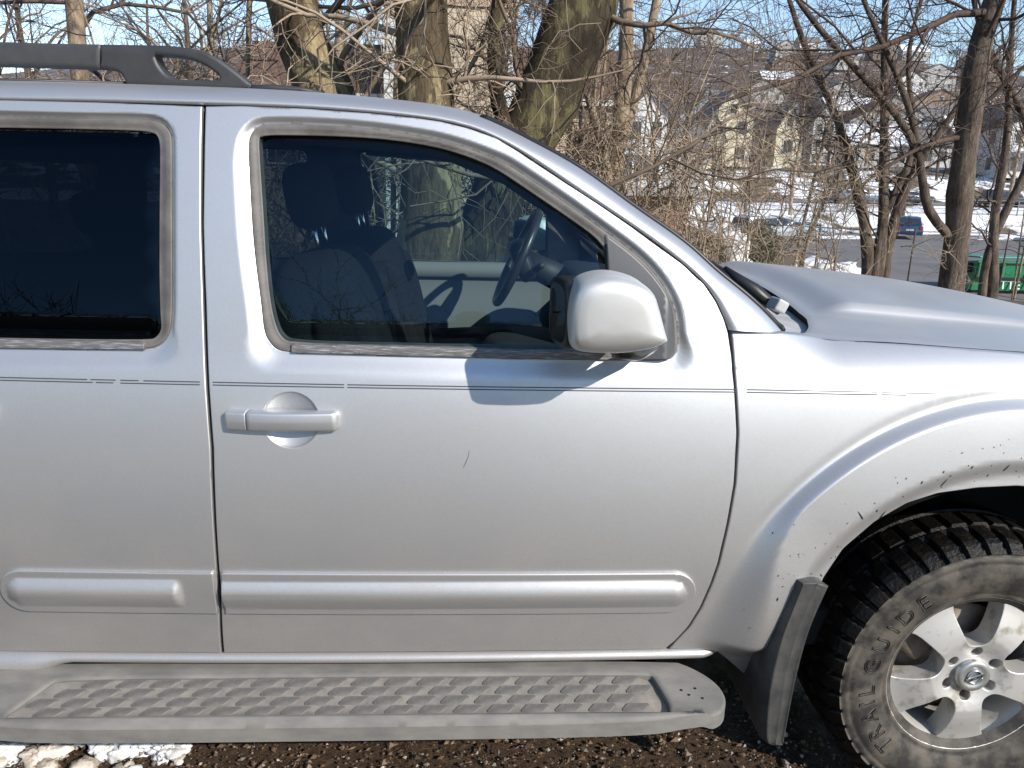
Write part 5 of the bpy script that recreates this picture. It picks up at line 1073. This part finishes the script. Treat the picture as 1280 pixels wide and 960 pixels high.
# ================================================================== cars in the lower car park
def small_car(label, x, y, rz, paint, suv=True, snow=False, group=None, z=None):
    z0 = float(terr(x, y))+.04 if z is None else z; t = thing('parked_car', label, 'car', (x, y, z0), rz, group); L, W = (4.5, 1.8)
    pb = [(-2.2,.35),(2.2,.35),(2.25,.62),(2.15,.88),(1.0,.98),(-2.15,1.02),(-2.25,.7)]; h = 1.66 if suv else 1.42
    pc = [(-2.1,1.0),(-1.95 if suv else -1.55,h-.06),(-1.6 if suv else -1.1,h),(.15,h),(.45,h-.06),(1.15,.97)]
    bm = bmesh.new(); prism(bm, pb, -W/2, W/2); bmesh.ops.recalc_face_normals(bm, faces=bm.faces); bm_obj('body', bm, paint, t, True, .08, 3)
    bm = bmesh.new(); prism(bm, pc, -W/2+.10, W/2-.10)
    for v in bm.verts:
        if v.co.z > 1.2: v.co.y *= .86
    bmesh.ops.recalc_face_normals(bm, faces=bm.faces); bm_obj('cabin', bm, paint, t, True, .05, 2)
    for sg in (-1, 1):
        for nm, q in (('side_window', [(-1.75,1.06),(-.75,1.06),(-.75,h-.14),(-1.62 if suv else -1.3,h-.14)]), ('side_window', [(-.62,1.06),(.85,1.06),(.32,h-.14),(-.62,h-.14)])):
            yo = lambda zz: sg*(W/2-.10-(zz-1.0)*(.11/(h-1.0))*1.0+.012); mesh(nm, [(a, yo(b), b) for a, b in q], [tuple(range(4))], PANE, t, False)
    for nm, q in (('windscreen', [(.50,h-.10),(1.10,1.02)]), ('rear_window', [(-2.0 if suv else -1.62,h-.14),(-2.10,1.08)])):
        d = .03 if nm == 'windscreen' else -.03; (a, b), (c, e) = q; mesh(nm, [(a+d, -.62, b+.02), (a+d, .62, b+.02), (c+d, .74, e+.02), (c+d, -.74, e+.02)], [(0, 1, 2, 3)], PANE, t, False)
    for wx in (-1.38, 1.38):
        for sg in (-1, 1):
            V, Fc = lathe([(.01, .0), (.20, .01), (.22, .02), (.30, .0), (.335, .05), (.335, .2), (.2, .22)], 20, (wx, 0, .335)); V[:, 1] = (V[:, 1]-.90)*(-sg)*-1 if sg < 0 else .90-V[:, 1]
            mesh('wheel', V, Fc, BLACK, t, True)
    for sg in (-1, 1):
        box('headlight', (2.2, sg*.62, .76), (.12, .36, .14), CHROME, t, .02); box('tail_light', (-2.2, sg*.74, .85), (.10, .20, .26), mat_red, t, .02)
    box('number_plate', (-2.26, 0, .72), (.03, .5, .13), FRAME, t)
    if snow: pillow('snow_cap', (-.75, 0, h+.02), (1.7, 1.35, .16), (0, 0, 0), SNOW, t, .5); pillow('snow_cap', (1.5, 0, 1.0), (1.2, 1.5, .12), (0, 0, 0), SNOW, t, .5)
    return t
mat_red = mat('red_lens', (.35, .02, .02), .3)
cp_ = lambda n, c: mat(n, c, .3, .3, coat=.6)
small_car('blue car parked beside the clump of dark stems in the lower car park', 32.4, 55, rad(68), cp_('blue_paint', (.022, .07, .14)), True)
small_car('dark car on the street above the snow bank, over the blue car', 40.9, 70.5, rad(4), cp_('dark_paint', (.03, .035, .05)), False)
small_car('black car on the street at the right edge of the picture', 50.6, 70.5, rad(-5), cp_('black_paint', (.02, .022, .03)), True)
small_car('blue grey car on the street left of the dark car, half hidden by stems', 35.6, 70.2, rad(4), cp_('steel_paint', (.12, .16, .22)), False)
small_car('snow covered silver car in the car park, left of the low snow bank', 18.6, 47.5, rad(25), cp_('silver_car_paint', (.38, .40, .42)), True, True)
small_car('pale blue car with snow on its hood, right of the snow covered silver car', 22.0, 49.5, rad(20), cp_('pale_paint', (.28, .36, .44)), False, True)
small_car('teal car with snowy roof, farthest back at the left of the car park', 23.6, 55.5, rad(15), cp_('teal_paint', (.10, .22, .25)), False, True)
small_car('dark green car at the right of the car park behind the thin stems', 42.8, 52, rad(100), cp_('green_car_paint', (.03, .05, .05)), True)
# green waste container
DG = mat('green_steel', (.012, .155, .065), .5, c2=(.02, .20, .09), sc=4, bmp=.1); DL = mat('teal_lid_plastic', (.03, .22, .16), .5)
dz = -2.42; du = thing('dumpster', 'green steel dumpster with white lettering behind the thin stems at the right edge', 'dumpster', (20.9, 26.2, dz), rad(-4))
bm = bmesh.new(); prism(bm, [(-.75, .12), (.6, .12), (.85, 1.05), (-.9, 1.25)], -2.1, 2.1); bmesh.ops.rotate(bm, verts=bm.verts, cent=(0, 0, 0), matrix=Matrix.Rotation(PI/2, 3, 'Z')); bmesh.ops.recalc_face_normals(bm, faces=bm.faces); bm_obj('bin', bm, DG, du)
for x in (-2.0, -1.15, -.1, .95, 2.0): box('rib', (x, -.90, .92), (.12, .12, .56), DG, du, .01)
box('band', (0, -.87, .60), (4.2, .10, .08), BLACK, du); box('band', (0, -.93, 1.22), (4.25, .10, .08), DG, du)
for x in (-1.06, 1.06):
    o = box('lid', (x, -.02, 1.33), (2.05, 1.85, .06), DL, du, .02, Euler((-.05, 0, 0)))
box('lift_pocket', (-2.2, -.1, .95), (.22, 1.0, .36), BLACK, du); box('base_skid', (0, 0, .07), (4.0, 1.3, .14), BLACK, du)
cu = D.curves.new('words', 'FONT'); cu.body = 'ETTE DISPOSAL'; cu.size = .46; cu.extrude = .01; ob = D.objects.new('words', cu); COL.objects.link(ob); dg = bpy.context.evaluated_depsgraph_get(); me = D.meshes.new_from_object(ob.evaluated_get(dg)); D.objects.remove(ob); me.materials.clear(); me.materials.append(mat('white_lettering', (.75, .78, .75), .6))
o = link('lettering', me, du); o.location = (-1.35, -.86, .20); o.rotation_euler = (PI/2-.13, 0, 0)
# fences
def fence(label, pts, h, nrail, m, pr=.03, name='fence'):
    t = thing(name, label, 'fence', (pts[0][0], pts[0][1], float(terr(*pts[0])))); o0 = np.array(t.location); P = [np.array((x, y, float(terr(x, y))))-o0 for x, y in pts]
    for p in P:
        V, Fc = tube([p-np.array((0, 0, .2)), p+np.array((0, 0, h))], pr, 6); mesh('post', V, Fc, m, t)
    for r in range(nrail):
        V, Fc = tube([p+np.array((0, 0, h*(1-r*.9/max(1, nrail-1))-.05)) for p in P], pr*.6, 5); mesh('rail', V, Fc, m, t)
    return t
STEEL = mat('weathered_galvanised_steel', (.20, .19, .185), .6, .3)
fence('thin rusty rail fence running just behind the trunks and the hood', [(3.6+k*1.5, 8.8+.05*k) for k in range(8)], 1.05, 2, mat('rusty_rail', (.06, .045, .038), .8), .013)
fence('grey post and rail fence along the snow bank above the car park', [(24+k*2.6, 64.2) for k in range(13)], 1.3, 4, STEEL, .05)
# evergreen bush beside the snow pile
def bush(label, x, y, sx, sz, seed):
    g = np.random.default_rng(seed); t = thing('evergreen_bush', label, 'bush', (x, y, float(terr(x, y)))); n = 9000
    u = norm(g.standard_normal((n, 3)))*(g.uniform(.45, 1., n)**.5)[:, None]*(1+.18*np.sin(g.uniform(0, 6, n)))[:, None]; P = u*np.array([sx/2, sx/2, sz/2])+np.array([0, 0, sz*.48])
    a = norm(g.standard_normal((n, 3)))*.05; b = norm(np.cross(a, g.standard_normal((n, 3))))*.018
    V = np.stack([P-b, P+b, P+a], 1).reshape(-1, 3); Fc = np.arange(3*n).reshape(-1, 3)
    tag(mesh('leaf_mass', V, Fc, mat('yew_leaf', (.055, .07, .03), .7, c2=(.10, .095, .045), sc=6), t, False), kind='stuff')
    V, Fc = tube([(0, 0, -.1), (0, 0, sz*.6)], [.05, .03], 6); mesh('trunk', V, Fc, FURR, t); return t
bush('round dark green bush right of the tall snow pile behind the windscreen base', 7.15, 17.0, 1.1, 1.35, 5)
bush('dark green bush in front of the brick garage left of the snow pile', 5.3, 15.2, .9, .95, 6)
# ================================================================== the photographer, seen only as a reflection in the side window
ph = thing('person', 'person in dark jacket and brimmed hat, reflected in the front side window', 'person', (0.0, -2.86, 0))
DJ = mat('dark_jacket', (.02, .018, .018), .85); SKIN = mat('skin', (.48, .30, .22), .55); HATM = mat('dark_felt_hat', (.035, .022, .016), .9); TRO = mat('dark_trousers', (.03, .03, .04), .85)
def skinned(name, jt, ed, m, sub=2, mats=None):
    me = D.meshes.new(name); me.from_pydata([j[0] for j in jt], ed, []); o = link(name, me); md = o.modifiers.new('s', 'SKIN'); md.use_smooth_shade = True
    for v, j in zip(me.skin_vertices[0].data, jt): v.radius = (j[1], j[1]) if not isinstance(j[1], tuple) else j[1]
    me.skin_vertices[0].data[0].use_root = True; sb = o.modifiers.new('u', 'SUBSURF'); sb.levels = sub; sb.render_levels = sub
    dg = bpy.context.evaluated_depsgraph_get(); m2 = D.meshes.new_from_object(o.evaluated_get(dg)); D.objects.remove(o); m2.materials.clear(); m2.materials.append(m); m2.polygons.foreach_set('use_smooth', np.full(len(m2.polygons), True)); return link(name, m2, ph)
J = [((0, 0, .95), (.16, .12)), ((0, 0, 1.15), (.15, .11)), ((0, 0, 1.36), (.18, .12)), ((0, .02, 1.47), (.07, .07)), ((0, .04, 1.55), .055),
     ((-.19, 0, 1.40), .065), ((-.30, .10, 1.22), .052), ((-.13, .27, 1.44), .036), ((.19, 0, 1.40), .065), ((.30, .10, 1.22), .052), ((.13, .27, 1.44), .036),
     ((-.10, 0, .85), .105), ((-.12, .02, .48), .072), ((-.12, 0, .10), .048), ((-.13, .16, .045), .042), ((.10, 0, .85), .105), ((.12, .02, .48), .072), ((.12, 0, .10), .048), ((.13, .16, .045), .042)]
skinned('body', J, [(0, 1), (1, 2), (2, 3), (3, 4), (2, 5), (5, 6), (6, 7), (2, 8), (8, 9), (9, 10), (0, 11), (11, 12), (12, 13), (13, 14), (0, 15), (15, 16), (16, 17), (17, 18)], DJ)
nu, nv = 28, 32; u = np.linspace(-PI/2, PI/2, nu)[:, None]; v = np.linspace(0, 2*PI, nv)[None]
q = np.stack([np.cos(u)*np.cos(v)*.075, np.cos(u)*np.sin(v)*.095, np.sin(u)*.118+0*v], -1)
fy = np.exp(-((q[..., 0]/.014)**2))*(q[..., 1] > 0); q[..., 1] += fy*np.exp(-((q[..., 2]+.012)/.022)**2)*.022       # nose
q[..., 1] -= (np.exp(-(((np.abs(q[..., 0])-.032)/.014)**2))*np.exp(-((q[..., 2]-.012)/.012)**2))*(q[..., 1] > 0)*.010     # eye sockets
q[..., 1] += np.exp(-((q[..., 0]/.024)**2))*np.exp(-((q[..., 2]+.058)/.010)**2)*(q[..., 1] > 0)*.006                      # mouth
q[..., 0] *= 1-.22*ss(-.03, -.11, q[..., 2]); grid_mesh('head', q+np.array([0, .03, 1.63]), SKIN, ph)
for sx in (-1, 1): pillow('ear', (sx*.078, .02, 1.625), (.016, .035, .06), (0, 0, 0), SKIN, ph, .8); pillow('eye', (sx*.032, .115, 1.642), (.022, .014, .012), (0, 0, 0), mat('eye', (.05, .04, .035), .2), ph, .9)
V, Fc = lathe([(.001, 0), (.08, .003), (.095, .01), (.165, .0), (.170, .006), (.098, .02), (.090, .09), (.06, .115), (.001, .105)], 40, (0, 0, 0)); V = np.stack([V[:, 0], V[:, 2], V[:, 1]], 1)+np.array([0, .02, 1.685]); mesh('hat', V, Fc, HATM, ph)
for sx in (-1, 1):        # hands raised to a compact camera: palm, four curled fingers and a thumb each
    w_ = np.array((sx*.13, .27, 1.44)); c_ = np.array((sx*.065, .285, 1.545))
    jt = [(tuple(w_), .028), (tuple((w_+c_)/2), (.034, .022)), (tuple(c_), (.032, .018))]; ed = [(0, 1), (1, 2)]
    for f in range(4):
        b = c_+np.array((sx*(.004-.004*f), .006*f-.012, .018-.017*f)); k = len(jt); ln = (.030, .034, .031, .024)[f]
        jt += [(tuple(b), .0095), (tuple(b+np.array((-sx*ln, .012, .012))), .0088), (tuple(b+np.array((-sx*ln*1.5, -.008, .012))), .0078)]; ed += [(2, k), (k, k+1), (k+1, k+2)]
    b = w_+(c_-w_)*.55+np.array((-sx*.02, -.012, -.01)); k = len(jt); jt += [(tuple(b), .012), (tuple(b+np.array((-sx*.022, -.006, .018))), .0105), (tuple(b+np.array((-sx*.036, -.004, .03))), .009)]; ed += [(1, k), (k, k+1), (k+1, k+2)]
    skinned('hand', jt, ed, SKIN, 2)
cm = thing('compact_camera', 'black compact camera held up by the reflected person', 'camera', (0, -2.565, 1.56)); box('camera_body', (0, 0, 0), (.105, .028, .058), BLACK, cm, .006); V, Fc = lathe([(.022, .0), (.022, -.006), (.018, -.006)], 24, (0, .018, 0)); mesh('lens_ring', V, Fc, CHROME, cm)
